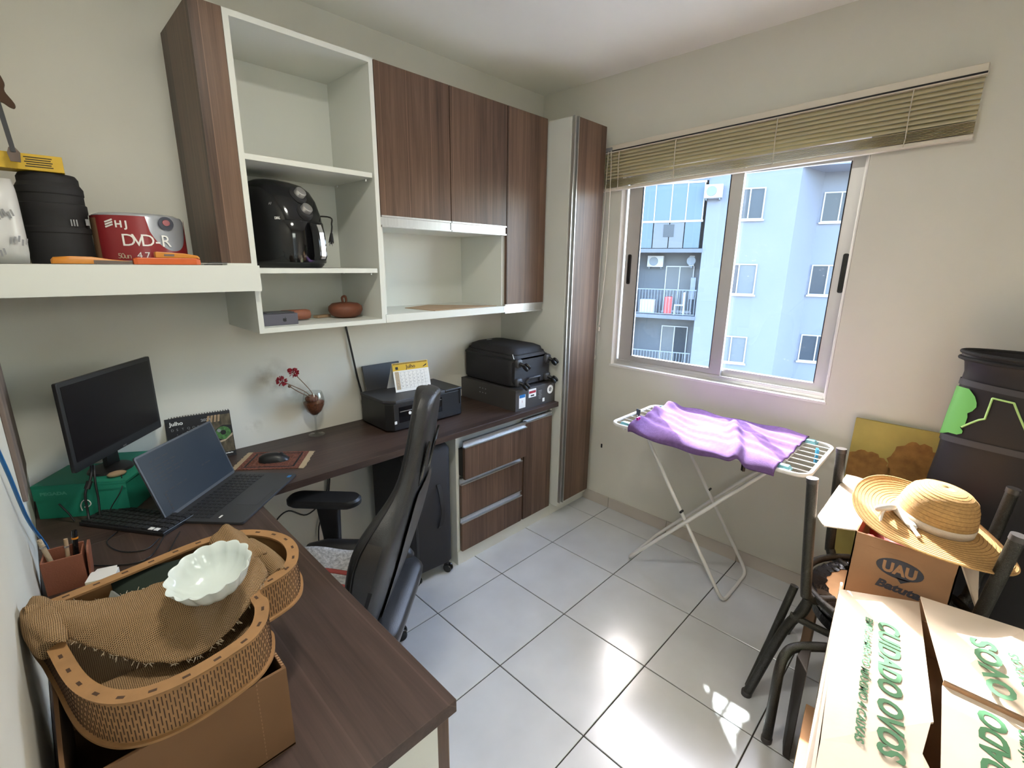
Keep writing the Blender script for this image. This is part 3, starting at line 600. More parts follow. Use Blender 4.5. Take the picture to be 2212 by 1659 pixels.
for k in range(3):
    a = radians(226); mtx = frame((c[0]+(r2+.0012)*cos(a), c[1]+(r2+.0012)*sin(a), zs+.112+.007*k), (-sin(a), cos(a), .35), (0, 0, 1)); MB().obox(mtx, .024, .0045, .0008).build('round_print', 'paper', sp_)
for ch, an in zip('DVD-R', (247, 258, 269, 281, 292)): on_cyl(ch, 'paper', an, zs+.055, .050, r2+.0015)
for ch, an in zip('50un', (233, 237, 241, 245)): on_cyl(ch, 'fringe', an, zs+.018, .022, r2+.001)
for ch, an in zip('4.7', (257, 262, 266)): on_cyl(ch, 'paper', an, zs+.018, .028, r2+.001)
a = radians(296); mtx = frame((c[0]+(r2+.001)*cos(a), c[1]+(r2+.001)*sin(a), zs+.125), (-sin(a), cos(a), 0), (0, 0, 1))
MB().prism(circ(.024, 20, 0, 0, .020), mtx, .001).build('round_print', 'navy', sp_)
MB().prism(circ(.012, 16, 0, .002, .009), mtx @ T(0, 0, .001), .001).build('round_print', 'dvdred', sp_)
k1 = thing('folding_knife', 'yellow-handled folding saw lying at the shelf front', 'tool', (.25, -.35, zs))
m1 = frame((.158, -.362, zs), (1, .02, 0), (0, 1, 0))
MB().loft([[m1 @ Vector((x, y*w_, .002+z*h)) for y, z in ((-.011, 0), (.011, 0), (.012, .5), (.007, 1), (-.007, 1), (-.012, .5))] for x, w_, h in ((0, .5, .010), (.006, .95, .017), (.04, 1, .02), (.085, 1, .019), (.13, .8, .012), (.17, .6, .008))]).build('handle', 'amber', k1, smooth=50)
MB().loft([[m1 @ Vector((x, y, .002+z*h)) for y, z in ((-.013, 0), (.013, 0), (.013, 1), (-.013, 1))] for x, h in ((.088, .010), (.135, .009), (.175, .007))]).build('grip_insert', 'batten', k1)
k2 = thing('box_cutter', 'orange box cutter with an amber top and steel blade on the shelf', 'tool', (.42, -.35, zs))
m2 = frame((.335, -.366, zs), (1, .01, 0), (0, 1, 0))
MB().loft([[m2 @ Vector((x, y*w_, .001+z*h)) for y, z in ((-.014, 0), (.014, 0), (.014, 1), (-.014, 1))] for x, w_, h in ((0, .8, .016), (.01, 1, .020), (.16, 1, .02), (.172, .7, .016))]).build('body', 'orange', k2, bevel=.002)
MB().loft([[m2 @ Vector((x, y*w_, z0_+z*h)) for y, z in ((-.012, 0), (.012, 0), (.012, 1), (-.012, 1))] for x, w_, z0_, h in ((.055, 1, .021, .016), (.06, 1, .021, .018), (.13, 1, .021, .014), (.165, .9, .021, .008), (.172, .6, .018, .006))]).build('slider', 'amber', k2, bevel=.002)
MB().obox(m2 @ T(.09, -.0125, .029), .026, .002, .006).build('slot', 'batten', k2)
MB().loft([[m2 @ Vector((x, y, z)) for y, z in ((-.006, .004), (.006, .004), (.006, .0055), (-.006, .0055))] for x in (.172, .25)]).build('blade', 'silver', k2)
kn = MB().loft([[(x, -.355+y*s, zs+.001+z) for y, z in ((-.007, 0), (.007, 0), (.007, .008*h), (-.007, .008*h))] for x, s, h in ((.52, .4, .5), (.54, 1, 1), (.585, 1, 1), (.597, .5, .5))]).build('grey_pen', 'grayp', bevel=.001)
tag(kn, 'short grey marker lying at the right end of the shelf', 'pen')

# ------------------------------------------------------------------ air fryer
zf = 1.532
af = thing('air_fryer', 'glossy black air fryer with two silver dials on the open shelf', 'air fryer', (.845, -.19, zf), radians(-70))
Wf = WM[af.name]
# profile in local x: back -> front, by height
prof = [(.0, -.125, .125, .10), (.012, -.132, .138, .108), (.07, -.136, .146, .112), (.14, -.138, .146, .114), (.20, -.137, .132, .113), (.25, -.133, .112, .110), (.285, -.126, .086, .103), (.308, -.112, .052, .090), (.320, -.085, .010, .066), (.323, -.05, -.03, .02)]
rings = []
for z, xb_, xf, hw in prof:
    cx, hx = (xb_+xf)/2, (xf-xb_)/2
    rings.append([Wf @ Vector((cx+hx*math.copysign(abs(cos(2*pi*k/36))**.62, cos(2*pi*k/36)), hw*math.copysign(abs(sin(2*pi*k/36))**.72, sin(2*pi*k/36)), z)) for k in range(36)])
MB().loft(rings).build('housing', 'blackg', af, smooth=60)
# basket front
rings = []
for z, s in ((.018, .98), (.022, 1.0), (.12, 1.01), (.168, .985), (.172, .96)):
    rings.append([Wf @ Vector((.02+.132*s*math.copysign(abs(cos(a_))**.7, cos(a_)), .112*s*math.copysign(abs(sin(a_))**.8, sin(a_)), z)) for a_ in [pi*(k/20-.5) for k in range(21)]])
MB().loft(rings).build('basket', 'blackg', af, smooth=60)
nrm = Vector((.80, 0, .60)).normalized()
for (z, x) in ((.262, .096), (.205, .122)):
    mtx = Wf @ frame((x+.004, -.008, z), (0, 1, 0), (-nrm.z, 0, nrm.x))
    MB().lathe([(.033, -.012), (.033, .004), (.029, .009), (.001, .009)], 24, mtx=mtx).build('dial_ring', 'blackm', af, smooth=40)
    MB().lathe([(.020, .006), (.020, .024), (.018, .027), (.001, .027)], 24, mtx=mtx).build('dial', 'silver', af, smooth=40)
hx = MB().loft([[Wf @ Vector((x+dx, y, z)) for dx, y in ((-.014, -.020), (.012, -.017), (.012, .017), (-.014, .020))] for x, z in ((.150, .166), (.172, .160), (.182, .13), (.186, .08), (.186, .045), (.178, .030), (.150, .030))])
h = hx.build('handle', 'blackg', af, smooth=50)
MB().loft([[Wf @ Vector((x+.0135, y, z)) for y in (-.010, .010)]+[Wf @ Vector((x+.0105, y, z)) for y in (.010, -.010)] for x, z in ((.172, .158), (.182, .13), (.186, .08), (.186, .045), (.181, .034))]).build('handle_strip', 'silver', h)
MB().lathe([(.10, zf-.0), (.10, zf+.006)], 20, (.845, -.19, 0)).build('foot_ring', 'blackm', af)
mtx = Wf @ frame((.055, -.1095, .172), (1, .18, 0), (0, .05, 1)); text(af, 'MONDIAL', 'paper', mtx, .0125, .05, bold=.0003)
mtx = Wf @ frame((.062, -.108, .222), (1, .2, 0), (0, .06, 1)); text(af, 'AF', 'greyink', mtx, .012)
cd = [Wf @ Vector(p) for p in ((-.10, .1, .20), (.10, .13, .20), (.165, .085, .165), (.185, .06, .13))]
MB().tube(cd, .003, 8, sub=6).build('power_cord', 'blackp', af)
mtx = Wf @ frame((.185, .06, .13), (0, 1, 0), (-.7, 0, -.7))
e = (cd[-1]-cd[-2]).normalized(); p0 = cd[-1]
MB().tube([p0, p0+e*.02, p0+e*.045], .009, 8, rr=(.005, .010)).build('plug', 'blackp', af)
for s in (-.005, .005): MB().tube([p0+e*.045+Vector((s, 0, 0)), p0+e*.062+Vector((s, 0, 0))], .002, 6).build('plug_pin', 'silver', af)

# ------------------------------------------------------------------ lower shelf of the open cabinet
zb0 = 1.3215
gb = thing('phone_box', 'small slate grey box with a fruit emblem in the lower shelf', 'box', (.757, -.255, zb0))
MB().box(.697, -.305, zb0, .822, -.205, zb0+.042).build('carton', 'boxlav', gb, bevel=.001)
mtx = frame((.772, -.3053, zb0+.019), (1, 0, 0), (0, 0, 1))
MB().prism([(p.x, p.y) for p in crom([(0, .005, 0), (.005, .006, 0), (.0065, .002, 0), (.0045, 0, 0), (.0065, -.003, 0), (.003, -.007, 0), (0, -.006, 0), (-.003, -.007, 0), (-.0068, -.002, 0), (-.005, .006, 0)], 3, True)], mtx, .0006).build('emblem', 'ink', gb)
MB().prism([(.0, .007), (.003, .011), (.004, .0085)], mtx, .0006).build('emblem', 'ink', gb)
o = MB().box(.715, -.29, zb0+.0425, .815, -.22, zb0+.046).build('dark_card', 'grayp'); tag(o, 'thin dark card lying on the small slate box', 'card')
ec = MB().loft([[(x, -.20+.022*s*cos(2*pi*k/16), zb0+.024+.022*s*sin(2*pi*k/16)) for k in range(16)] for x, s in ((.79, .6), (.80, .97), (.895, .97), (.91, .8), (.914, .4))]).build('leather_case', 'leatherbr', smooth=40)
tag(ec, 'brown leather tube case lying behind the small slate box', 'case')
tp = thing('clay_pot', 'round terracotta pot with a lid knob on the lower shelf', 'pot', (1.07, -.20, zb0))
MB().lathe([(.001, 0), (.040, 0), (.062, .012), (.072, .032), (.070, .047), (.055, .06), (.030, .064), (.001, .065)], 32, (1.07, -.20, zb0)).build('body', 'terra', tp, smooth=50)
MB().tube([(1.06, -.20, zb0+.062), (1.058, -.20, zb0+.085), (1.072, -.20, zb0+.090), (1.076, -.20, zb0+.074), (1.074, -.20, zb0+.062)], .005, 8, sub=5).build('lid_handle', 'terra', tp)
cp = MB().loft([[(1.135+d, -.17+.021*s*cos(2*pi*k/18), zb0+.0225+.021*s*sin(2*pi*k/18)) for k in range(18)] for d, s in ((-.03, .7), (-.02, 1), (.008, 1), (.010, .8), (-.015, .75), (-.02, .1))]).build('clay_cup', 'terra', smooth=40)
tag(cp, 'small dark clay cup lying beside the round terracotta pot', 'cup')
cm = MB().obox(T(.985, -.15, zb0+.006) @ RZ(.3), .07, .03, .011).build('wooden_clip', 'tan', bevel=.002); tag(cm, 'small tan wooden piece lying left of the clay pot', 'wood piece')

# ------------------------------------------------------------------ desk, left corner
gb = thing('shoe_box', 'teal green shoe box under the monitor in the desk corner', 'box', (.15, -.20, zd), radians(-34.8))
Wg = WM[gb.name]; # local x along front edge, front is -y
fl = Vector((.010, -.213, zd)); fr_ = Vector((.217, -.357, zd))
gx = (fr_-fl).normalized(); gm = frame(fl, gx, (-gx.y, gx.x, 0))
L_ = (fr_-fl).length; Dp = .285
MB().obox(gm, L_, .16, .104, (L_/2, .08, .052)).build('carton', 'green', gb, bevel=.001)
lid = MB().obox(gm, L_+.006, .166, .008, (L_/2, .08, .108)); lid.build('lid', 'green', gb, bevel=.001)
MB().loft([[gm @ Vector(p) for p in ((-.002, -.0025, .112), (L_+.002, -.0025, .112), (L_+.002, -.0025, .090), (L_*.62, -.0025, .086), (L_*.32, -.0025, .066), (L_*.1, -.0025, .062), (-.002, -.0025, .064))], [gm @ Vector(p) for p in ((-.002, 0, .112), (L_+.002, 0, .112), (L_+.002, 0, .090), (L_*.62, 0, .086), (L_*.32, 0, .066), (L_*.1, 0, .062), (-.002, 0, .064))]]).build('lid_flap', 'green', gb)
fm = frame(gm @ Vector((.018, -.0028, .080)), gx, (0, 0, 1)); text(gb, 'PEGADA', 'greenl', fm, .014, .072, bold=.0006)
fm = frame(gm @ Vector((L_*.53, -.0008, .038)), gx, (0, 0, 1))
MB().tube([fm @ Vector((x, y, .0003)) for x, y in ((-.014, -.018), (-.015, .0), (-.006, .016), (.008, .016), (.013, .004), (.004, -.006), (-.006, -.006))], .0016, 6, sub=5).build('emblem', 'paper', gb)
# second green box behind
g2 = thing('green_carton', 'flat teal green carton behind the monitor foot by the wall', 'box', (.30, -.10, zd))
MB().obox(T(.270, -.112, zd+.05) @ RZ(radians(-34)), .16, .12, .10).build('carton', 'green', g2, bevel=.001)
# monitor
mo = thing('monitor', 'black computer monitor standing on the teal shoe box', 'monitor', (.215, -.245, zd+.112))
my = -.6858; mw, mh = .413, .270; mc = Vector((.242, -.227, 1.082)); fx = Vector((cos(my), sin(my), 0)); rt = Vector((-sin(my), cos(my), 0))
mm = frame(mc, rt, (0, 0, 1))            # local x right, y up, z to viewer
MB().prism(rrect(mw, mh, .005), mm @ T(0, 0, -.012), .012).build('casing', 'blackp', mo, bevel=.002)
MB().prism(rrect(mw-.024, mh-.042, .002), mm @ T(0, .008, .0001), .0006).build('screen', 'screen', mo)
MB().prism(rrect(mw*.6, mh*.6, .02), mm @ T(0, 0, -.040), .028).build('rear_bulge', 'blackp', mo)
text(mo, 'AOC', 'greyink', mm @ T(-.004, -mh/2+.0035, .0006), .008)
MB().prism([(-.028, -.22), (.028, -.22), (.022, .0), (-.022, .0)], mm @ T(0, 0, -.055), .014).build('stand_neck', 'blackp', mo)
nb = mm @ Vector((0, 0, -.040)); MB().lathe([(.001, zd+.1125), (.062, zd+.1125), (.058, zd+.119), (.02, zd+.124), (.001, zd+.124)], 28, (nb.x-.012, nb.y-.012, 0)).build('stand_base', 'blackp', mo, smooth=40)
st = MB().sphere((.205, -.300, zd+.112+.009), .026, .014, .0095, 10, 7).build('pebble', 'tan', smooth=60); tag(st, 'small tan stone on the teal shoe box before the monitor foot', 'stone')
for k, (pts, r) in enumerate(((((.150, -.29, .93), (.142, -.318, .90), (.122, -.335, .86), (.118, -.345, .80), (.116, -.37, .773)), .0035), (((.156, -.29, .93), (.150, -.322, .88), (.148, -.335, .83), (.142, -.35, .773)), .003), (((.215, -.315, .885), (.205, -.36, .855), (.170, -.36, .80), (.165, -.37, .771)), .0016), (((.06, -.285, .83), (.075, -.30, .80), (.085, -.31, .772)), .0025))):
    c_ = MB().tube(pts, r, 8, sub=6).build('monitor_cable', 'blackp', smooth=60)
    tag(c_, ('thick black cable with a ferrite bead hanging from the monitor', 'black cable hanging straight down from the monitor foot', 'thin black cable running down the right of the green box', 'short black cable at the lower left of the green box')[k], 'cable', 'cables below the monitor')
    if k == 0: MB().tube([(.138, -.322, .892), (.128, -.331, .872)], .008, 10).build('ferrite_bead', 'blackp', c_)
# dark calendar
dcx = thing('dark_desk_calendar', 'black desk calendar with a green eye picture behind the laptop', 'calendar', (.50, -.06, zd))
br = Vector((.607, -.066, zd)); ca = radians(168); cx_ = Vector((cos(ca), sin(ca), 0))*-1  # to the right
cx_ = Vector((.975, -.13, 0)).normalized(); up = Vector((-.02, .22, 1)).normalized(); bl_ = br-cx_*.222
cm_ = frame(bl_, cx_, up); cw, chh = .222, .190
MB().prism([(0, 0), (cw, 0), (cw, chh), (0, chh)], cm_ @ T(0, 0, -.002), .002).build('front_sheet', 'blackm', dcx)
bk = frame(bl_+Vector((0, .0, 0))+cx_.cross(Vector((0, 0, 1)))*-.056, cx_, Vector((.0, -.10, 1)))
MB().prism([(0, 0), (cw, 0), (cw, chh*.98), (0, chh*.98)], bk, .002).build('back_sheet', 'grayp', dcx)
cmb = MB()
for k in range(24):
    cmb.tube([cm_ @ Vector((.006+k*.0092, chh-.004, .001)), cm_ @ Vector((.006+k*.0092, chh+.004, .001)), cm_ @ Vector((.006+k*.0092, chh+.003, -.006))], .0014, 5)
o = cmb.build('wire_binding', 'ink', dcx); o['kind'] = 'stuff'
text(dcx, 'Julho', 'paper', cm_ @ T(.014, chh-.030, .0003), .020, .046, bold=.0006)
text(dcx, '2024', 'greyink', cm_ @ T(.118, chh-.030, .0003), .014, .034, bold=.0006)
for k, ch in enumerate('DSTQQSS'): text(dcx, ch, 'greyink', cm_ @ T(.016+k*.0175, chh-.052, .0003), .013)
for r_i in range(5):
    for k in range(7):
        n_ = r_i*7+k
        if n_ < 1 or n_ > 31: continue
        if (n_ in (3, 4, 8)):
            MB().prism(rrect(.014, .010, .003, 2, .020+k*.0175, chh-.064-r_i*.02), cm_ @ T(0, 0, .0003), .0004).build('day_box', 'paper', dcx)
        else: text(dcx, str(n_), 'greyink', cm_ @ T(.015+k*.0175, chh-.070-r_i*.02, .0003), .0085)
MB().prism([(.128, .02), (cw-.002, .02), (cw-.002, chh-.008), (.140, chh-.010), (.150, .10)], cm_, .0004).build('picture', 'furd', dcx)
MB().prism([(x, y) for x, y in ((.150, .080), (.165, .120), (.190, .133), (cw-.002, .128), (cw-.002, .085), (.190, .068), (.168, .066))], cm_ @ T(0, 0, .0004), .0003).build('picture_eye', 'blackm', dcx)
MB().prism(circ(.027, 24, .188, .100), cm_ @ T(0, 0, .0007), .0003).build('picture_iris', 'eyegreen', dcx)
MB().prism(circ(.010, 16, .188, .102), cm_ @ T(0, 0, .001), .0003).build('picture_pupil', 'ink', dcx)
MB().prism(circ(.007, 12, .174, .112), cm_ @ T(0, 0, .0012), .0003).build('picture_glint', 'greyink', dcx)
MB().prism([(.170, .062), (.19, .066), (cw-.002, .086), (cw-.002, .096), (.195, .074), (.172, .070)], cm_ @ T(0, 0, .0013), .0003).build('picture_lid', 'fringe', dcx)
for k in range(4): MB().prism([(.135+k*.013, .150), (.142+k*.013, .150), (.150+k*.012, .178), (.142+k*.012, .178)], cm_ @ T(0, 0, .0005), .0003).build('picture_stripe', 'tan', dcx)
text(dcx, 'calendario', 'paper', cm_ @ T(.172, .012, .0005), .007, .04, bold=.0004)
# laptop
lc = Vector((.3915, -.3656, .8775)); ly, lp = -.8237, .3156; lw, lh = .354, .216
lf = Vector((cos(ly), sin(ly), 0)); lr = Vector((-sin(ly), cos(ly), 0)); lu = Vector((0, 0, 1))*cos(lp)-lf*sin(lp)
la = thing('laptop', 'open dark grey laptop on the desk corner with a dim screen', 'laptop', tuple(lc-lu*lh/2-Vector((0, 0, .006))))
lm = frame(lc, lr, lu)
MB().prism(rrect(lw, lh, .008), lm @ T(0, 0, -.006), .006).build('display_lid', 'lapbody', la)
MB().prism(rrect(lw-.012, lh-.016, .002), lm @ T(0, .002, .0001), .0005).build('screen', 'lapscreen', la)
sc2 = MB()
for yy, n_, x_ in ((.075, 5, -.13), (.055, 7, -.14), (.045, 6, -.14), (.03, 8, -.14), (.018, 7, -.14), (.006, 4, -.14), (-.018, 3, .05), (-.03, 6, -.13)):
    for k in range(n_): sc2.obox(lm @ T(x_+k*.016+.004*(k % 2), yy, .0009), .011, .0028, .0002)
for k in range(5): sc2.prism(circ(.0042, 10, -.136, -.038-k*.012), lm @ T(0, 0, .0007), .0002)
o = sc2.build('screen_content', 'screen', la); o['kind'] = 'stuff'
hg = lc-lu*lh/2; bm_ = frame(hg-Vector((0, 0, .004)), lr, -lf)   # local y points away from viewer
bm_ = frame(hg+Vector((0, 0, -.003)), lr, lf*-1)
dl = .238
MB().loft([[bm_ @ Vector((x, y, z)) for x, y in rrect(lw, dl, .010, 4, 0, -dl/2)] for z in (-.0042, .004)]).build('base', 'lapbody', la, bevel=.001)
kb = MB()
for r_i in range(6):
    for k in range(15):
        w_ = .0155 if not (r_i == 5 and 4 <= k <= 8) else .0205
        kb.obox(bm_ @ T(-.148+k*.0212, -.030-r_i*.0172, .0048), .0175, .0135, .0016)
o = kb.build('keys', 'keys', la); o['kind'] = 'stuff'
MB().prism(rrect(.115, .070, .004, 3, -.01, -.185), bm_ @ T(0, 0, .0040), .0004).build('trackpad', 'grayp', la)
MB().prism(rrect(.018, .012, .002, 2, .150, -.222), bm_ @ T(0, 0, .0040), .0005).build('sticker', 'skyblue', la)
MB().prism(rrect(.016, .006, .001, 2, -.145, -.15), bm_ @ T(0, 0, .0040), .0005).build('sticker', 'paper', la)
# external keyboard under the laptop
kx = thing('keyboard', 'black keyboard pushed under the laptop lid', 'keyboard', (.23, -.46, zd))
km = T(.222, -.440, zd+.007) @ RZ(radians(-56)); MB().obox(km, .30, .11, .012).build('base', 'blackp', kx, bevel=.002)
kk = MB()
for r_i in range(5):
    for k in range(15): kk.obox(km @ T(-.137+k*.0196, -.042+r_i*.020, .0085), .016, .016, .005)
o = kk.build('keys', 'keys', kx); o['kind'] = 'stuff'
for k in (0, 1): MB().obox(km @ T(.105+k*.0196, -.048, .0115), .014, .012, .002).build('light_key', 'paper', kx)
for k, pts in enumerate((((.25, -.60, zd+.003), (.21, -.64, zd+.003), (.16, -.60, zd+.003), (.14, -.52, zd+.003), (.17, -.47, zd+.003)), ((.30, -.60, zd+.003), (.24, -.72, zd+.003), (.17, -.78, zd+.003), (.13, -.80, zd+.003)), ((.27, -.58, zd+.003), (.20, -.70, zd+.004), (.10, -.63, zd+.003), (.08, -.55, zd+.003)))):
    c_ = MB().tube(pts, .0018, 6, sub=6).build('desk_cable', 'blackp', smooth=60)
    tag(c_, ('thin black cable looping in front of the keyboard', 'thin black cable running towards the wooden heart tray', 'thin black cable lying behind the pen holder')[k], 'cable', 'cables on the desk')
# pen holder and the things in it
ph = thing('pen_holder', 'square brown leather pen holder at the left wall', 'pen holder', (.052, -.685, zd), radians(-8))
Wp = WM[ph.name]
hw_, hd_, hh_ = .038, .030, .088
for nm, b in (('side_wall', (-hw_, -hd_, .002, hw_, -hd_+.004, hh_)), ('side_wall', (-hw_, hd_-.004, .002, hw_, hd_, hh_+.006)), ('side_wall', (-hw_, -hd_+.004, .002, -hw_+.004, hd_-.004, hh_)), ('side_wall', (hw_-.004, -hd_+.004, .002, hw_, hd_-.004, hh_)), ('bottom', (-hw_, -hd_, 0, hw_, hd_, .002))):
    mb = MB().box(*b); mb.v = [Wp @ p for p in mb.v]; mb.build(nm, 'leatherbr', ph, bevel=.001)
MB().prism([(p[0], p[1]) for p in rrect(.06, .10, .022, 5, 0, .05)], Wp @ frame((hw_+.003, -.0, .002), (0, 1, 0), (.06, 0, 1)), .004).build('flap', 'leatherbr', ph)
for k, (dx, dy, lx, ly_, h_, r, m_, nm) in enumerate(((-.012, .0, -.022, .004, .135, .0055, 'fringe', 'cream pen with a rounded cap leaning left in the pen holder'), (.004, -.004, .008, .0, .125, .0045, 'tan', 'tan pencil standing upright in the pen holder'), (.016, .004, .012, .008, .135, .006, 'blackg', 'black pen with a gold ring in the pen holder'))):
    p0 = Wp @ Vector((dx, dy, .004)); p1 = Wp @ Vector((dx+lx, dy+ly_, h_))
    pn = thing('pen', nm, 'pen', tuple(p0), 0, 'pens in the leather holder'); MB().tube([p0, p0.lerp(p1, .95), p1], r, 10, rr=(r, r*.85)).build('barrel', m_, pn, smooth=60)
    e = (p1-p0).normalized(); MB().tube([p1-e*.022, p1-e*.018], r*1.12, 10).build('ring', 'silver' if k < 2 else 'amber', pn, smooth=60)
wb = thing('white_carton', 'small white carton lying beside the brown pen holder', 'box', (.11, -.755, zd))
wm_ = T(.112, -.748, zd) @ RZ(radians(-20)); MB().obox(wm_, .056, .045, .030, (0, 0, .015)).build('carton', 'paper', wb, bevel=.001)
MB().obox(wm_, .05, .018, .022, (0, -.032, .011)).build('yellow_carton_end', 'yellow', wb)
MB().prism([(-.024, -.03), (.024, -.03), (.02, -.012), (-.02, -.012)], wm_ @ T(0, .05, .026), .001).build('open_flap', 'paper', wb)
yn = MB().box(.002, -1.02, zd, .014, -.86, zd+.07).build('yellow_folder', 'yellow', bevel=.002); tag(yn, 'thin yellow folder edge squeezed between the left wall and the tray', 'folder')
# board and cable on the left wall
bw = MB().box(0, -.50, .94, .010, -.17, 1.42).build('wall_board', 'batten', bevel=.002); tag(bw, 'weathered brown board fixed flat on the left wall', 'board')
bc_ = MB().tube([(.004, -1.15, 1.42), (.006, -.98, 1.28), (.010, -.87, 1.15), (.012, -.72, .98), (.02, -.55, .84), (.022, -.47, .771)], .0035, 8, sub=6).build('network_cable', 'skyblue', smooth=60)
tag(bc_, 'blue network cable running down the left wall to the desk', 'cable')
# mousepad and mouse
mp_ = thing('mouse_rug', 'small red patterned rug with cream fringes used as mouse pad', 'mouse pad', (.70, -.24, zd))
a0, a1, b1, b0 = (Vector((.555, -.237, zd)), Vector((.663, -.098, zd)), Vector((.838, -.245, zd)), Vector((.735, -.385, zd)))
def quad(mb, A, B, C_, D, h):
    up_ = Vector((0, 0, h)); return mb.loft([[A, B, C_, D], [A+up_, B+up_, C_+up_, D+up_]])
quad(MB(), a0, a1, b1, b0, .003).build('rug', 'rug', mp_)
dx_ = (b1-a1).normalized()
for A, B, s in ((a0, a1, -1), (b0, b1, 1)):
    mb = MB()
    for k in range(40):
        p = A.lerp(B, (k+.5)/40); mb.tube([p+Vector((0, 0, .0018)), p+dx_*s*(.020+.003*random.random())+Vector((random.uniform(-.002, .002), 0, .001))], .0017, 4)
    o = mb.build('fringe', 'fringe', mp_); o['kind'] = 'stuff'
cen = (a0+a1+b0+b1)/4
for s, m_ in ((.82, 'ink'), (.60, 'terra')):
    q = [cen+(p-cen)*s for p in (a0, a1, b1, b0)]; q2 = [cen+(p-cen)*(s-.06) for p in (a0, a1, b1, b0)]
    mb = MB()
    for i in range(4):
        j = (i+1) % 4; quad(mb, q[i]+Vector((0, 0, .0028)), q[j]+Vector((0, 0, .0028)), q2[j]+Vector((0, 0, .0028)), q2[i]+Vector((0, 0, .0028)), .0006)
    mb.build('border', m_, mp_)
ms = thing('computer_mouse', 'black computer mouse on the red patterned rug', 'mouse', (.695, -.245, zd+.003))
mmx = T(.695, -.245, zd+.0035) @ RZ(radians(-28))
rings = []
for k in range(9):
    t = -1+2*k/8; x = .055*t; w_ = .030*(1-.75*abs(t)**3.2)**.6; h_ = .034*(1-abs(t+.15)**2.6*.8)**.7 if abs(t+.15) < 1.08 else .004
    rings.append([mmx @ Vector((x, w_*cos(pi*i/10), max(.0, h_*sin(pi*i/10)))) for i in range(11)])
MB().loft(rings).build('shell', 'blackp', ms, smooth=70)
MB().lathe([(.001, -.003), (.008, -.003), (.008, .003), (.001, .003)], 12, mtx=mmx @ T(.028, 0, .024) @ frame((0, 0, 0), (0, 0, 1), (1, 0, 0))).build('wheel', 'grayp', ms)
# wine glass with dried flowers
wg = thing('wine_glass', 'wine glass filled with dried seeds on the desk', 'wine glass', (.950, -.062, zd))
gx_, gy_ = .950, -.062
pr = [(.001, 0), (.036, .0005), (.036, .002), (.010, .006), (.0045, .014), (.0040, .05), (.0045, .085), (.014, .098), (.034, .118), (.046, .145), (.048, .165), (.044, .190), (.0385, .208)]
MB().lathe([(r, zd+z) for r, z in pr]+[(r-.0012, zd+z) for r, z in pr[:6:-1]], 32, (gx_, gy_, 0), cap=False).build('glass', 'wineglass', wg, smooth=60)
MB().lathe([(.001, zd+.1), (.013, zd+.1002), (.032, zd+.119), (.0435, zd+.144), (.0455, zd+.160), (.001, zd+.166)], 28, (gx_, gy_, 0)).build('seed_filling', 'coffee', wg, smooth=60)
db = MB().sphere((gx_-.008, gy_, zd+.178), .030, .026, .018, 12, 8).build('dried_bud', 'terra', smooth=60); tag(db, 'round brown dried bud on top of the seeds in the glass', 'dried bud')
for k, (tx, tz, nm) in enumerate(((.822, 1.046, 'left red dried flower leaning out of the wine glass'), (.872, 1.078, 'right red dried flower leaning out of the wine glass'))):
    fl_ = thing('dried_flower', nm, 'dried flower', (gx_-.01, gy_-.01, zd+.13), 0, 'dried flowers in the wine glass')
    tip = Vector((tx, -.055-.01*k, tz)); MB().tube([(gx_+.005, gy_-.01, zd+.14), (gx_-.03+.02*k, gy_-.012, zd+.21), tip], .0018, 6, sub=5).build('stem', 'stem', fl_)
    mb = MB()
    for q in range(46):
        d = Vector((random.gauss(0, 1), random.gauss(0, 1), random.gauss(0, 1))).normalized(); s = frame(tip+d*.012, d.orthogonal(), d.cross(d.orthogonal()))
        mb.loft([[s @ Vector(p) for p in ((-.004, 0, 0), (.004, 0, 0), (.003, 0, .012), (-.003, 0, .012))], [s @ Vector(p) for p in ((-.003, .001, 0), (.003, .001, 0), (.002, .002, .011), (-.002, .002, .011))]])
    o = mb.build('petals', 'petal', fl_); o['kind'] = 'stuff'
tw = MB().tube([(gx_-.02, gy_-.015, zd+.19), (gx_-.07, gy_-.02, zd+.225), (gx_-.105, gy_-.02, zd+.255)], .002, 6, sub=4).sphere((gx_-.107, gy_-.02, zd+.257), .007).build('dried_stalk', 'stem', smooth=60); tag(tw, 'bare dried stalk with a small dark knob in the glass', 'stalk')
pd = MB().sphere((.860, -.058, 1.090), .011, .011, .009).build('spare_bloom', 'petal', smooth=60); tag(pd, 'small dark red bloom touching the right dried flower', 'bloom')
# printer
pt = thing('printer', 'black all-in-one inkjet printer with a yellow calendar on its lid', 'printer', (1.42, -.17, zd))
px0, px1, py0, py1, ph_ = 1.195, 1.640, -.300, -.045, .160
def prr(z, g=0): return [(px0+g, py1, z), (px0+g, py0+.03+g, z), (px0+.03+g, py0+g, z), (px1-.01-g, py0+g, z), (px1-g, py0+.01+g, z), (px1-g, py1, z)]
MB().loft([prr(zd+.006, .006), prr(zd+.012), prr(zd+.142), prr(zd+.142, .003)]).build('body', 'blackp', pt, bevel=.002)
MB().box(px0+.03, py0+.03, zd, px1-.03, py1, zd+.006).build('feet', 'blackm', pt)
MB().prism([(px0-.004, py1), (px0-.004, py0+.045), (px0+.04, py0-.003), (px1-.115, py0-.003), (px1-.115, py1)], T(0, 0, zd+.1425), .016).build('scanner_lid', 'grayp', pt, bevel=.003)
MB().box(px1-.108, py0+.002, zd+.1425, px1, py1, zd+.156).build('control_cover', 'blackp', pt, bevel=.003)
MB().box(px0+.055, py0-.0012, zd+.045, px0+.26, py0+.01, zd+.122).build('paper_slot', 'blackg', pt)
MB().box(px0+.06, py0-.004, zd+.098, px0+.255, py0-.001, zd+.101).build('slot_edge', 'silver', pt)
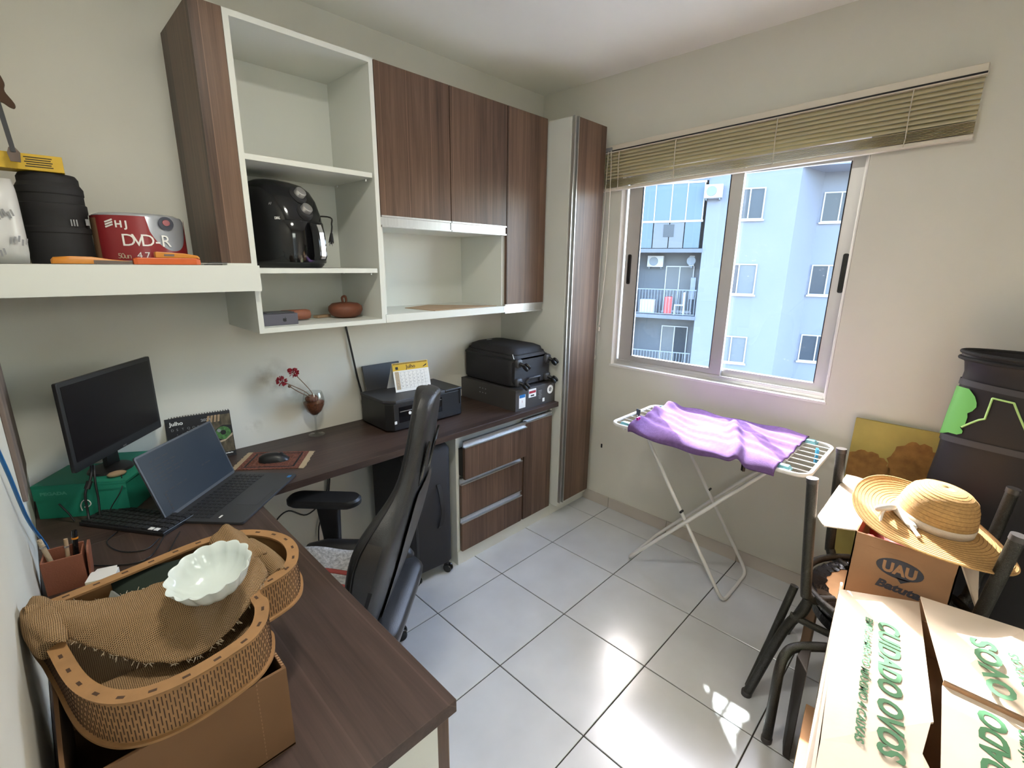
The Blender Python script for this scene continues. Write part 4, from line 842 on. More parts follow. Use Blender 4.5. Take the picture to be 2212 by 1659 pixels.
MB().box(px0+.27, py0-.0015, zd+.05, px0+.31, py0+.01, zd+.125).build('display_panel', 'blackg', pt)
MB().box(px0+.275, py0-.003, zd+.113, px0+.305, py0-.001, zd+.116).build('display_edge', 'silver', pt)
MB().prism(circ(.008, 16), frame((px0+.115, py0-.0015, zd+.085), (1, 0, 0), (0, 0, 1)), .002).build('badge', 'paper', pt)
MB().prism(rrect(.013, .015, .002), frame((px0+.036, py0-.0005, zd+.05), (1, 0, 0), (0, 0, 1)), .001).build('sticker', 'paper', pt)
MB().box(px1-.02, py0-.004, zd+.07, px1-.014, py0, zd+.15).build('cover_groove', 'blackm', pt)
MB().prism([(0, 0), (.215, 0), (.215, .135), (.0, .135)], frame((px0+.03, -.048, zd+.150), (1, 0, 0), (.0, .30, 1)), .006).build('paper_support', 'grayp', pt, bevel=.002)
# yellow calendar
yc = thing('yellow_desk_calendar', 'yellow and white desk calendar standing on the printer', 'calendar', (1.41, -.15, zd+.1585))
cc_ = Vector((1.412, -.177, .998)); cy_, cp_ = -1.7088, .2557; cf = Vector((cos(cy_), sin(cy_), 0)); cr_ = Vector((-sin(cy_), cos(cy_), 0)); cu_ = Vector((0, 0, 1))*cos(cp_)-cf*sin(cp_)
w2, h2 = .196, .146; ym = frame(cc_-cr_*w2/2-cu_*h2/2, cr_, cu_)
MB().prism([(0, 0), (w2, 0), (w2, h2), (0, h2)], ym @ T(0, 0, -.0015), .0015).build('page', 'paper', yc)
MB().prism([(0, h2-.040), (w2, h2-.040), (w2, h2), (0, h2)], ym, .0006).build('yellow_header', 'yellow', yc)
MB().prism([(.008, .012), (.030, .012), (.030, h2-.044), (.008, h2-.044)], ym, .0004).build('yellow_column', 'fringe', yc)
apex = cc_+cu_*h2/2; bkp = apex-Vector((0, 0, apex.z-(zd+.159)))-cf*.075
bm2 = frame(bkp-cr_*w2/2, cr_, apex-bkp); MB().prism([(0, 0), (w2, 0), (w2, (apex-bkp).length), (0, (apex-bkp).length)], bm2, .0015).build('back_page', 'paper', yc)
mb = MB()
for k in range(26): mb.obox(ym @ T(.008+k*.0072, h2-.006, .0008), .0034, .006, .001)
o = mb.build('binding_holes', 'ink', yc); o['kind'] = 'stuff'
text(yc, 'Julho', 'ink', ym @ T(w2/2, h2-.032, .0008), .026, .052, align='CENTER', bold=.0003)
MB().prism(rrect(.014, .014, .002, 2, .022, h2-.027), ym @ T(0, 0, .0007), .0004).build('header_mark', 'ink', yc)
MB().prism([(w2-.03, h2-.03), (w2-.008, h2-.018), (w2-.010, h2-.026), (w2-.03, h2-.034)], ym @ T(0, 0, .0007), .0004).build('header_mark', 'ink', yc)
mb = MB()
for k in range(6): mb.obox(ym @ T(w2*.55, .016+k*.0165, .0004), w2*.78, .0006, .0003)
for k in range(7): mb.obox(ym @ T(.036+k*.0222, .057, .0004), .0006, .085, .0003)
mb.build('day_grid', 'greyink', yc)
for n_ in range(1, 32):
    c_i = n_ % 7; r_i = (n_+0)//7; text(yc, str(n_), 'greyink', ym @ T(.016+c_i*.0225, .090-r_i*.0165, .0005), .007, name='day_number')
# cable behind the printer
o = MB().tube([(1.150, -.012, 1.303), (1.175, -.012, 1.15), (1.20, -.012, .99), (1.218, -.012, .90), (1.222, -.015, .80)], .005, 8, sub=5).build('power_cable', 'blackp', smooth=60); tag(o, 'black cable hanging from the wall cabinet down behind the printer', 'cable')
# flat dark box with the small suitcase
fb = thing('flat_carton', 'flat dark grey carton with stickers under the small suitcase', 'box', (2.045, -.235, zd))
fx0_, fx1_, fy0_, fy1_, fz = 1.878, 2.2145, -.466, -.004, .120
MB().box(fx0_, fy0_, zd, fx1_, fy1_, zd+fz).build('carton', 'boxgrey', fb, bevel=.0015)
fmx = frame((fx0_, fy0_-.0006, zd), (1, 0, 0), (0, 0, 1))
MB().prism(rrect(.052, .075, .002, 2, .052, .052), fmx, .0008).build('label', 'paper', fb)
MB().prism(rrect(.046, .018, .001, 2, .052, .082), fmx @ T(0, 0, .0008), .0004).build('label_band', 'skyblue', fb)
text(fb, '1', 'petal', fmx @ T(.046, .045, .0009), .02)
MB().prism(rrect(.062, .048, .002, 2, .135, .086), fmx, .0008).build('label', 'paper', fb)
MB().prism(rrect(.056, .014, .001, 2, .135, .092), fmx @ T(0, 0, .0008), .0004).build('barcode', 'petal', fb)
MB().prism(rrect(.03, .008, .001, 2, .135, .072), fmx @ T(0, 0, .0008), .0004).build('print', 'ink', fb)
MB().prism(rrect(.050, .058, .002, 2, .215, .065), fmx, .0006).build('label', 'boxgrey', fb)
for k in range(6): MB().obox(fmx @ T(.200, .088-k*.009, .001), .03-.004*(k % 3), .003, .0004).build('print', 'greyink', fb)
MB().prism(rrect(.018, .022, .002, 2, .232, .028), fmx @ T(0, 0, .0006), .0006).build('label', 'paper', fb)
MB().lathe([(.012, 0), (.026, 0), (.026, .001), (.012, .001)], 24, mtx=fmx @ T(.290, .080, 0), cap=False).build('ring_print', 'paper', fb)
text(fb, 'G', 'paper', fmx @ T(.284, .074, .001), .018)
lmx = frame((fx0_-.0006, 0, zd), (0, -1, 0), (0, 0, 1))
for k in range(3):
    for j in range(2): MB().obox(lmx @ T(.175+k*.024, .060+j*.026, 0), .008, .006, .0006).build('print', 'greyink', fb)
for k in range(2): MB().obox(lmx @ T(.30+k*.06, .055-.01*k, 0), .04, .004, .0006).build('print', 'grayp', fb)
def wheel(mb_h, mb_w, c, ax, r=.020, w_=.011):
    """caster: fork and twin wheels; ax = axle direction"""
    ax = Vector(ax).normalized()
    q = frame(c, ax.orthogonal(), ax.cross(ax.orthogonal()))
    for s in (-1, 1): mb_w.lathe([(.001, s*w_*.25), (r*.92, s*w_*.25), (r, s*w_*.5), (r, s*w_*.95), (r*.9, s*w_*1.15), (.001, s*w_*1.15)], 18, mtx=q)
    return q
sA = thing('small_suitcase', 'small black suitcase lying flat on the dark carton', 'suitcase', (2.04, -.22, zd+fz))
sz0, sz1 = zd+fz+.006, 1.075
sx0, sx1, sy0, sy1 = 1.892, 2.196, -.432, -.006
def sring(z, g, n=5): return [(x, y, z) for x, y in rrect(sx1-sx0-2*g, sy1-sy0-2*g, .045, n, (sx0+sx1)/2, (sy0+sy1)/2)]
MB().loft([sring(sz0, .012), sring(sz0+.012, .0), sring(sz1-.028, .0), sring(sz1-.006, .012)]).build('shell', 'fabricb', sA, smooth=50)
MB().loft([sring(sz1-.030, -.003), sring(sz1-.022, -.003)]).build('piping', 'blackp', sA)
MB().loft([sring(sz1-.01, .016), sring(sz1+.022, .026), sring(sz1+.034, .05), sring(sz1+.038, .08)]).build('front_pocket', 'fabricb', sA, smooth=50)
MB().tube([(x, y, sz1-.002) for x, y, z in sring(0, .014)], .0028, 6, closed=True).build('zip', 'blackm', sA)
MB().tube([(1.912, -.405, sz1+.002), (1.908, -.415, sz1-.012), (1.910, -.418, sz1-.024)], .002, 6).build('zip_pull', 'silver', sA)
MB().box(2.0, sy1-.10, sz1+.036, 2.04, sy1-.09, sz1+.0395).build('badge', 'silver', sA)
pl = MB().loft([[(x, y, z) for x, z in rrect(.29, .15, .03, 4, (sx0+sx1)/2, (sz0+sz1)/2-.006)] for y in (sy0-.003, sy0+.02)]).build('wheel_end_plate', 'fabricb', sA)
for cx2, cz2 in ((1.925, sz1-.045), (2.165, sz1-.045), (1.925, sz0+.03), (2.165, sz0+.03)):
    MB().loft([[(cx2+a_*s, y, cz2+b_*s) for a_, b_ in rrect(.05, .05, .015, 3)] for y, s in ((sy0-.004, 1), (sy0-.016, .9), (sy0-.020, .7))]).build('wheel_housing', 'grayp', sA, smooth=40)
    f_ = MB().tube([(cx2, sy0-.018, cz2), (cx2+.004, sy0-.030, cz2-.004), (cx2+.012, sy0-.046, cz2-.012)], .010, 10).build('wheel_fork', 'blackp', sA, smooth=50)
    wm2 = MB(); wheel(None, wm2, (cx2+.014, sy0-.054, cz2-.016), (.75, -.2, .55), .021, .012); wm2.build('wheel', 'blackp', f_, smooth=40)
MB().tube([(1.985, sy0-.003, sz0+.012), (2.0, sy0-.020, sz0+.045), (2.0+.09, sy0-.020, sz0+.045), (2.105, sy0-.003, sz0+.012)], .006, 8).build('grip_handle', 'grayp', sA, smooth=50)

# ------------------------------------------------------------------ gaming chair
CX, CY, CR = .685, -.791, 2.315
gc = thing('gaming_chair', 'black leatherette gaming chair with high back turned towards the desk corner', 'chair', (CX, CY, 0), CR)
Wc = WM[gc.name]
def LC(x, y, z): return Wc @ Vector((x, y, z))
# five-star base with casters
for k, a in enumerate((22, 94, 166, 238, 310)):
    a_ = radians(a)-CR
    lg = MB().loft([[LC(d*cos(a_)-w_*q*sin(a_), d*sin(a_)+w_*q*cos(a_), z+h_) for q, h_ in ((-1, -.012), (1, -.012), (.8, .014), (-.8, .014))] for d, w_, z in ((.03, .03, .105), (.15, .026, .100), (.27, .02, .082), (.325, .018, .078))]).build('base_leg', 'blackp', gc, bevel=.003)
    wm2 = MB(); c = LC(.312*cos(a_), .312*sin(a_), .030); wheel(None, wm2, c, (cos(a_+CR+.6), sin(a_+CR+.6), 0), .030, .018); wm2.build('caster', 'blackg', lg, smooth=40)
    MB().tube([LC(.312*cos(a_), .312*sin(a_), .035), LC(.312*cos(a_), .312*sin(a_), .075)], .009, 8).build('caster_stem', 'silver', lg)
MB().lathe([(.001, .085), (.045, .085), (.045, .13), (.028, .14), (.028, .26), (.016, .262), (.016, .37), (.001, .37)], 20, (CX, CY, 0)).build('gas_lift', 'blackp', gc, smooth=40)
m = MB().box(-.11, -.09, .355, .11, .09, .385); m.v = [Wc @ p for p in m.v]; m.build('tilt_mechanism', 'blackm', gc, bevel=.004)
# seat
def seatring(z, sx, sy, r=.09): return [LC(x, y, z) for x, y in rrect(sx, sy, r, 5)]
MB().loft([seatring(.385, .44, .42), seatring(.395, .48, .47), seatring(.44, .50, .49), seatring(.462, .48, .46), seatring(.470, .40, .36)]).build('seat', 'leather', gc, smooth=60)
for s in (-1, 1):
    MB().loft([[LC(x, s*(.215+.045*cos(t)*k_), .455+.050*sin(t)*k_+zz) for t in [2*pi*i/12 for i in range(12)]] for x, k_, zz in ((-.20, .4, .0), (-.17, .9, .01), (0, 1, .012), (.14, 1, .010), (.21, .8, .0), (.235, .35, -.01))]).build('seat_bolster', 'leather', gc, smooth=70)
# arm rests
for s in (-1, 1):
    MB().tube([LC(.05, s*.16, .385), LC(.10, s*.25, .385), LC(.13, s*.275, .40)], .018, 8).build('arm_bracket', 'blackp', gc)
    MB().loft([[LC(x+a_, s*.272+b_, z) for a_, b_ in rrect(sx_, sy_, .010, 3)] for x, z, sx_, sy_ in ((.135, .385, .060, .030), (.135, .50, .066, .034), (.140, .62, .085, .038), (.140, .648, .095, .042))]).build('arm_post', 'blackp', gc, smooth=40)
    MB().loft([[LC(.150+a_*s_, s*.262+b_*s_, z) for a_, b_ in rrect(.285, .095, .045, 5)] for z, s_ in ((.646, .93), (.652, 1), (.668, 1), (.676, .94))]).build('arm_pad', 'blackp', gc, smooth=40)
# backrest
prof = [  # t, half width, wing depth
    (0, 0.214, 0.0433), (0.08, 0.2408, 0.0548), (0.18, 0.2568, 0.0664), (0.3, 0.2739, 0.0779), (0.4, 0.2868, 0.0837), (0.48, 0.2868, 0.0779), (0.545, 0.2621, 0.0606), (0.6, 0.2087, 0.0375), (0.655, 0.1658, 0.0219), (0.72, 0.1445, 0.0173), (0.8, 0.137, 0.0162), (0.88, 0.1284, 0.0162), (0.95, 0.1113, 0.015), (0.985, 0.0856, 0.0127), (1.0, 0.0481, 0.0104)]
B0, B1 = Vector((-.130, 0, .425)), Vector((-.332, 0, 1.187))
bu = (B1-B0).normalized(); bn = Vector((bu.z, 0, -bu.x))     # bn = forward normal
def BP(t, n, y):
    bend = .035*sin(pi*t)
    p = B0.lerp(B1, t)+bn*(n-bend*.6); return LC(p.x, y, p.z)
def bring(t, hw, wd):
    q = [(-.026, 0), (-.028, .45), (-.024, .80), (-.010, .97), (.008, 1.0), (wd*.75, 1.01), (wd, .97), (wd+.012, .90), (wd*.95, .80), (.5*wd+.018, .68), (.035, .50), (.040, .25), (.042, 0)]
    L_ = [(n, f) for n, f in q]; full = L_+[(n, -f) for n, f in L_[-2:0:-1]]
    return [BP(t, n, f*hw) for n, f in full]
bk_ = MB().loft([bring(*p) for p in prof]).build('backrest', 'leather', gc, smooth=75, sub=1)
# seams on the left wing
def wing(t, f, k, off=.002):
    hw = lerp_prof(t, 1); wd = lerp_prof(t, 2); return BP(t, wd*f, k*(hw*1.005+off))
def lerp_prof(t, i):
    for a_, b_ in zip(prof, prof[1:]):
        if a_[0] <= t <= b_[0]: return lerp(a_[i], b_[i], (t-a_[0])/(b_[0]-a_[0]))
    return prof[-1][i]
for k in (1, -1):
    MB().tube([wing(t, .80, k, .0005) for t in [.04+.9*i/24 for i in range(25)]], .0022, 5).build('piping', 'blackm', bk_)
    rings = []
    for i in range(15):
        t = .16+.36*i/14; rings.append([wing(t, lerp(.10, .72, j/4), k, .0012+.002*sin(pi*j/4)*sin(pi*i/14)) for j in range(5)])
    MB().loft(rings, False, False, False).build('wing_panel', 'leather2', bk_, smooth=80)
    rings = []
    for i in range(9):
        t = .14+.20*i/8; rings.append([wing(t, lerp(.02, .16, j/3)+.06*(1-i/8), k, .0035) for j in range(4)])
    MB().loft(rings, False, False, False).build('wing_stripe', 'blackm', bk_, smooth=80)
    # belt slots
    sl_ = []
    for n in (-.0295,):
        mtx = frame(BP(.735, n, k*.066), Wc.to_3x3() @ Vector((0, 1, 0)), Wc.to_3x3() @ bu)
        MB().prism([(p.x, p.y) for p in crom([(-.018*k, -.06, 0), (.014*k, -.075, 0), (.026*k, -.02, 0), (.020*k, .06, 0), (.003*k, .072, 0), (-.016*k, .02, 0)], 4, True)], mtx @ T(0, 0, -.003), .006).build('belt_slot', 'blackg', bk_, bevel=.002)
rings = []
for i in range(13):
    t = .02+.60*i/12; rings.append([BP(t, -.0345, lerp(-.55, .55, j/6)*lerp_prof(t, 1)) for j in range(7)])
MB().loft(rings, False, False, False).build('back_panel', 'leather2', bk_, smooth=80)
for k in (1, -1):
    MB().loft([[BP(t, n, k*y) for n, y in ((-.03, .19), (.03, .21), (.03, .255), (-.03, .25))] for t in (-.07, .05)]).build('hinge_cover', 'grayp', gc, bevel=.006)
    MB().tube([BP(-.05, -.01, k*.20), LC(-.13, k*.19, .395), LC(-.02, k*.12, .385)], .014, 8).build('back_bracket', 'blackp', gc)
# crochet throw on the seat
cr = thing('crochet_throw', 'grey white and red crochet throw lying on the chair seat', 'throw', (.72, -.72, .50))
def thr(u, v):
    p = LC(lerp(-.16, .20, u), lerp(-.17, .15, v), .478+.030*max(0, (abs(v-.5)*2)**3)+.006*sin(9*u+5*v)+.004*sin(23*v)); return p
MB().grid(thr, 22, 22).build('crochet_cloth', 'crochet', cr, smooth=80, solid=.010)
mb = MB()
for v0 in (.30, .52):
    mb.grid(lambda u, v: thr(u, lerp(v0, v0+.07, v))+Vector((0, 0, .0065)), 22, 3)
mb.build('red_stripe', 'crochetr', cr, smooth=80, solid=.003)

# ------------------------------------------------------------------ big suitcase under the desk
sB = thing('large_suitcase', 'large upright black suitcase standing under the desk', 'suitcase', (1.33, -.26, 0), radians(-6))
Ws = WM[sB.name]
hx, hy, zb_, zt_ = .118, .205, .062, .715
def sr(z, g): return [Ws @ Vector((x, y, z)) for x, y in rrect(2*(hx-g), 2*(hy-g), .04, 5)]
MB().loft([sr(zb_, .012), sr(zb_+.014, 0), sr(zt_-.03, 0), sr(zt_-.006, .014), sr(zt_, .04)]).build('shell', 'fabricb', sB, smooth=50)
for x in (-hx-.02, ): # pocket towards the chair
    MB().loft([[Ws @ Vector((x+d, y, z)) for y, z in rrect(2*(hy-.03-g), .56-2*g, .04, 4, 0, .40)] for d, g in ((.022, 0), (.006, .0), (0, .02))]).build('front_pocket', 'fabricb', sB, smooth=50)
for x in (-hx+.028, -hx+.034):
    MB().tube([Ws @ Vector((x, y, z)) for y, z in rrect(2*hy+.004, zt_-zb_-.004, .05, 4, 0, (zt_+zb_)/2)], .0022, 5, closed=True).build('zip', 'grayp', sB)
MB().loft([[Ws @ (p+Vector((s*.010, 0, 0)))+Vector((0, dz, 0)) for s in (-1, 1) for dz in ((0, -.006) if s < 0 else (-.006, 0))] for p in crom([(.035, -hy+.002, .52), (.035, -hy-.014, .49), (.035, -hy-.034, .42), (.035, -hy-.034, .37), (.035, -hy-.014, .31), (.035, -hy+.002, .285)], 4)]).build('side_handle', 'blackm', sB, smooth=50)
for dx, dy in ((-.09, -.175), (.09, -.175), (-.09, .175), (.09, .175)):
    f_ = MB().tube([Ws @ Vector((dx, dy, zb_+.006)), Ws @ Vector((dx, dy, .038))], .014, 10).build('wheel_fork', 'blackp', sB, smooth=50)
    wm2 = MB(); wheel(None, wm2, Ws @ Vector((dx+.004, dy-.008, .023)), (1, .4, 0), .023, .013); wm2.build('wheel', 'blackg', f_, smooth=40)
MB().tube([Ws @ Vector(p) for p in ((-.02, -.08, zt_-.002), (-.02, -.07, zt_+.014), (-.02, .07, zt_+.014), (-.02, .08, zt_-.002))], .006, 8).build('top_handle', 'blackm', sB)
for k, pts in enumerate((((1.02, -.02, .738), (1.0, -.02, .50), (.97, -.02, .41), (.88, -.025, .36), (.80, -.02, .41), (.74, -.02, .38), (.70, -.02, .30)), ((1.04, -.022, .738), (1.0, -.022, .45), (.965, -.022, .34), (.93, -.022, .25), (.92, -.03, .01)))):
    o = MB().tube(pts, .004, 6, sub=6).build('wall_cable', 'blackp', smooth=60); tag(o, ('black cable sagging along the wall under the desk', 'black cable dropping straight to the floor under the desk')[k], 'cable', 'cables under the desk')

# ------------------------------------------------------------------ clothes drying rack
dr = thing('drying_rack', 'white folding clothes drying rack under the window', 'drying rack', (2.28, -1.39, 0))
zr = .800; rx0, rx1, ry0, ry1 = 2.022, 2.470, -.982, -1.838
fr_pts = []
for x, y in ((rx0, ry0), (rx1, ry0), (rx1, ry1), (rx0, ry1)):
    sx_, sy_ = (1 if x == rx0 else -1), (-1 if y == ry0 else 1)
    c = Vector((x+sx_*.05, y+sy_*.05, zr))
    a0_ = {(1, -1): (180, 90), (-1, -1): (90, 0), (-1, 1): (0, -90), (1, 1): (-90, -180)}[(sx_, sy_)]
    for k in range(6): t = radians(lerp(a0_[0], a0_[1], k/5)); fr_pts.append(c+Vector((.05*cos(t), .05*sin(t), 0)))
MB().tube(fr_pts, .0085, 10, closed=True).build('top_frame', 'rackw', dr, smooth=60)
for k in range(7):
    x = lerp(rx0+.055, rx1-.055, k/6); MB().tube([(x, ry0, zr+.002), (x, ry1, zr+.002)], .0026, 6).build('wire', 'rackw', dr)
# teal channel strips under both long sides and ends
for x in (rx0+.014, rx1-.014): MB().box(x-.008, ry1+.06, zr-.004, x+.008, ry0-.06, zr+.007).build('side_channel', 'teal', dr, bevel=.002)
for x, y in ((rx0+.03, ry0-.07), (rx1-.03, ry0-.07), (rx0+.03, ry1+.09), (rx1-.03, ry1+.09)):
    MB().loft([[(x-.018, y-.03, zr+.001), (x+.018, y-.03, zr+.001), (x+.018, y+.03, zr+.001), (x-.018, y+.03, zr+.001)], [(x-.014, y-.02, zr+.016), (x+.014, y-.02, zr+.016), (x+.010, y+.02, zr+.016), (x-.010, y+.02, zr+.016)]]).build('corner_clip', 'teal', dr, bevel=.002)
def ufoot(xa, xb, ya, za, yb, top, r=.0085):
    """one U-shaped leg frame: two legs joined by a floor bar"""
    mb = MB(); d = (Vector((0, ya, za))-Vector((0, yb, .0095))).normalized()
    P = [Vector((xa, ya, za)), Vector((xa, yb+d.y*.06, .0095+d.z*.06))]
    for k in range(6):
        t = k/5; P.append(Vector((xa, yb, .0095))+d*.05*(1-t)**2+Vector(((xb-xa)*0+.05*t*t, 0, 0)))
    for k in range(6):
        t = 1-k/5; P.append(Vector((xb, yb, .0095))+d*.05*(1-t)**2+Vector((-.05*t*t, 0, 0)))
    P += [Vector((xb, yb+d.y*.06, .0095+d.z*.06)), Vector((xb, ya, za))]
    return mb.tube(P, r, 10)
ufoot(2.160, 2.515, ry1+.115, zr-.012, -1.058, True).build('leg_frame', 'rackw', dr, smooth=60)
ufoot(2.178, 2.497, ry0-.075, zr-.012, -1.562, True).build('leg_frame', 'rackw', dr, smooth=60)
for y_, xa, xb in ((ry1+.115, 2.160, 2.515), (ry0-.075, 2.178, 2.497)):
    MB().tube([(rx0, y_, zr-.012), (rx1, y_, zr-.012)], .006, 8).build('cross_bar', 'rackw', dr)
for x in (2.169, 2.506):
    MB().tube([(x-.012, -1.322, .395), (x+.012, -1.322, .395)], .006, 8).build('pivot_bolt', 'blackp', dr)
# towel
tw = thing('purple_towel', 'crumpled purple towel spread over the drying rack', 'towel', (2.25, -1.4, zr))
def twl(u, v):
    # u along y (left to right), v across x (near to wall)
    y = lerp(-1.10+.03*v, -1.735+.0*v, u); x = lerp(1.990, 2.485, v)
    x += .012*sin(7*u+1)*(1-v)*v*2
    z = zr+.010+.010*sin(6*pi*u*.5+3*v)*sin(pi*v)+.006*sin(21*u+9*v)*.6+.004*sin(37*v+11*u)
    g = abs((u-.60)-.30*(.62-v)); z += .028*math.exp(-(g/.035)**2)*(1 if v < .72 else max(0, 1-(v-.72)/.1))   # diagonal fold
    z += .022*math.exp(-((u-.02)/.05)**2)*abs(sin(8*v+.6))                                   # bunched end
    z += .008*math.exp(-((v-.55-.07*sin(9*u))/.05)**2)
    if v < .12: z -= .036*((.12-v)/.12)**1.2; x = lerp(1.990, x, v/.12)-.008*sin(pi*v/.12)
    z += .010
    return Vector((x, y, z))
MB().grid(twl, 90, 60).build('towel_cloth', 'towel', tw, smooth=80, solid=.006)
for k, (x, y, z, m_, nm) in enumerate(((2.05, -1.115, zr+.022, 'magenta', 'magenta clothes peg on the left corner of the towel'), (2.34, -1.80, zr-.02, 'bluep', 'blue clothes peg hanging on the wires at the right end of the rack'), (2.07, -1.60, zr-.036, 'blackp', 'black clothes peg hanging below the front edge of the rack'), (2.20, -1.03, zr+.010, 'navy', 'dark blue clothes peg on the wires at the left end of the rack'))):
    pg = thing('clothes_peg', nm, 'clothes peg', (x, y, z-.02), 0, 'clothes pegs on the drying rack')
    q = T(x, y, z) @ RZ(.4*k)
    for s in (-1, 1):
        MB().loft([[q @ Vector((s*.005+dx, dy, zz)) for dx, dy in ((-.003, -.005), (.003, -.005), (.003, .005), (-.003, .005))] for zz in (-.03, .0)]+[[q @ Vector((s*.008+dx, dy, .035)) for dx, dy in ((-.003, -.005), (.003, -.005), (.003, .005), (-.003, .005))]]).build('peg_half', m_, pg)
    MB().lathe([(.004, -.006), (.004, .006)], 8, mtx=q @ frame((0, 0, 0), (1, 0, 0), (0, 0, 1))).build('spring', 'silver', pg)

# ------------------------------------------------------------------ chairs, boxes and hat at the right
def round_chair(nm, label, loc): return thing(nm, label, 'chair', loc, 0, 'tubular chairs')
cA = round_chair('tubular_chair', 'upside-down tubular chair with hammered black legs pointing up', (1.99, -2.13, .42))
legs = (((1.80, -1.893, .887), (1.80, -1.935, .455)), ((2.18, -1.903, .887), (2.18, -1.928, .455)), ((1.80, -2.362, .887), (1.80, -2.318, .455)), ((2.18, -2.362, .887), (2.18, -2.33, .455)))
for t_p, b_p in legs:
    t_p, b_p = Vector(t_p), Vector(b_p); c = Vector((1.99, -2.13, .445)); inw = (c-b_p); inw.z = 0; inw.normalize()
    l = MB().tube([t_p, b_p+(t_p-b_p)*.12, b_p+inw*.006+Vector((0, 0, .012)), b_p+inw*.03+Vector((0, 0, -.004)), b_p+inw*.10+Vector((0, 0, -.006))], .0165, 14, sub=5).build('leg', 'hammer', cA, smooth=60)
    e = (t_p-b_p).normalized(); MB().tube([t_p-e*.012, t_p-e*.002, t_p+e*.004], .018, 16).build('foot_cap', 'capp', l, smooth=50)
cS = (1.99, -2.13)
MB().tube([(cS[0]+.235*cos(2*pi*k/40), cS[1]+.235*sin(2*pi*k/40), .462) for k in range(40)], .013, 10, closed=True).build('seat_hoop', 'hammer', cA, smooth=60)
MB().lathe([(.001, .440), (.185, .440), (.19, .446), (.185, .452), (.001, .452)], 40, (cS[0], cS[1], 0)).build('seat_board', 'seatwood', cA, smooth=40)
rings = []
for k in range(80):
    a = 2*pi*k/80; w1 = .012*(1 if k % 2 else -1); w3 = .004*sin(k*1.7)
    rings.append([(cS[0]+r*cos(a+da), cS[1]+r*sin(a+da), z) for r, z, da in ((.218, .430, 0), (.224, .446, 0), (.212, .458+w1*.35, .01), (.190, .456+w1*.55, .02), (.168+w3, .455, .03), (.168+w3, .4525, .03), (.190, .4525, .02), (.205, .435, 0))])
MB().loft(rings, False, True).build('ruffled_vinyl', 'vinyl', cA, smooth=30)
MB().lathe([(.001, .405), (.195, .405), (.215, .415), (.220, .432), (.001, .434)], 40, (cS[0], cS[1], 0)).build('seat_cushion', 'vinyl', cA, smooth=50)
# lower chair standing on the floor
cB = round_chair('tubular_chair', 'upright tubular chair on the floor below the upside-down chair', (1.95, -2.13, 0))
for P, r in ((((1.812, -1.942, .47), (1.81, -1.935, .40), (1.79, -1.89, .30), (1.745, -1.819, .002)), .0165), (((2.17, -1.94, .40), (2.18, -1.90, .25), (2.20, -1.83, .002)), .0165),
             (((1.606, -1.931, .002), (1.615, -1.929, .20), (1.625, -1.928, .285), (1.652, -1.932, .322), (1.69, -1.952, .338), (1.73, -2.02, .358), (1.78, -2.10, .36)), .0155), (((1.765, -2.36, .002), (1.77, -2.35, .24), (1.79, -2.30, .33), (1.84, -2.22, .36)), .0155)):
    l = MB().tube(P, r, 14, sub=6).build('leg', 'hammer', cB, smooth=60)
    q = Vector(P[-1] if P[-1][2] < .01 else P[0]); MB().lathe([(.001, -.0015), (r*1.12, -.0015), (r*1.12, .014), (r, .016)], 14, (q.x, q.y, .002)).build('foot_cap', 'capp', l, smooth=50)
MB().lathe([(.001, .362), (.19, .362), (.20, .372), (.195, .40), (.17, .4045), (.001, .4045)], 40, (1.97, -2.13, 0)).build('seat', 'vinyl', cB, smooth=50)
MB().tube([(1.80, -1.90, .37), (1.80, -2.0, .365), (1.80, -2.25, .365)], .012, 8, sub=4).build('seat_rail', 'hammer', cB, smooth=60)
tb = MB().tube([(1.775, -1.815, .014), (1.81, -1.852, .22), (1.855, -1.889, .452)], .0135, 14).build('loose_tube', 'hammer', smooth=60); tag(tb, 'open-ended black tube leaning beside the tubular chairs', 'tube')
MB().lathe([(.0137, -.004), (.0142, -.004), (.0142, .002), (.010, .002), (.010, -.004)], 14, mtx=T(1.855, -1.889, .452) @ Vector((.08, -.074, .438)).to_track_quat('Z', 'Y').to_matrix().to_4x4(), cap=False).build('tube_rim', 'silver', None) if False else None
MB().loft([[(x, y, z) for x, y in ((1.94, -1.955), (1.985, -1.955), (1.985, -1.925), (1.94, -1.925))] for z in (.002, .362)]).build('leg', 'stem', cB, bevel=.003)

# carton with print standing on the upturned seat
ub = thing('printed_carton', 'open brown carton with dark oval print between the chair legs', 'box', (2.05, -2.15, .458))
ux0, ux1, uy0, uy1, uz0, uz1 = 1.813, 2.285, -2.274, -2.030, .4625, .752
ct = .004
fr2 = MB().box(ux0, uy1, uz0, ux0+ct, uy0, uz1); fr2.build('front_wall', 'card', ub)
MB().box(ux1-ct, uy1, uz0, ux1, uy0, uz1).build('back_wall', 'card', ub)
MB().box(ux0, uy1-ct, uz0, ux1, uy1, uz1).build('side_wall', 'card', ub); MB().box(ux0, uy0, uz0, ux1, uy0+ct, uz1).build('side_wall', 'card', ub)
MB().box(ux0, uy0, uz0, ux1, uy1, uz0+ct).build('bottom', 'cardin', ub)
MB().loft([[(1.817+.004, uy1, uz1), (ux1, uy1, uz1), (ux1, uy1, uz1-.004), (1.817+.004, uy1, uz1-.004)], [(1.77, -1.952, uz1+.004), (2.29, -1.952, uz1+.004), (2.29, -1.952, uz1), (1.77, -1.952, uz1)], [(1.822, -1.922, uz1+.006), (2.28, -1.922, uz1+.006), (2.28, -1.922, uz1+.002), (1.822, -1.922, uz1+.002)]]).build('side_flap', 'cardw', ub)
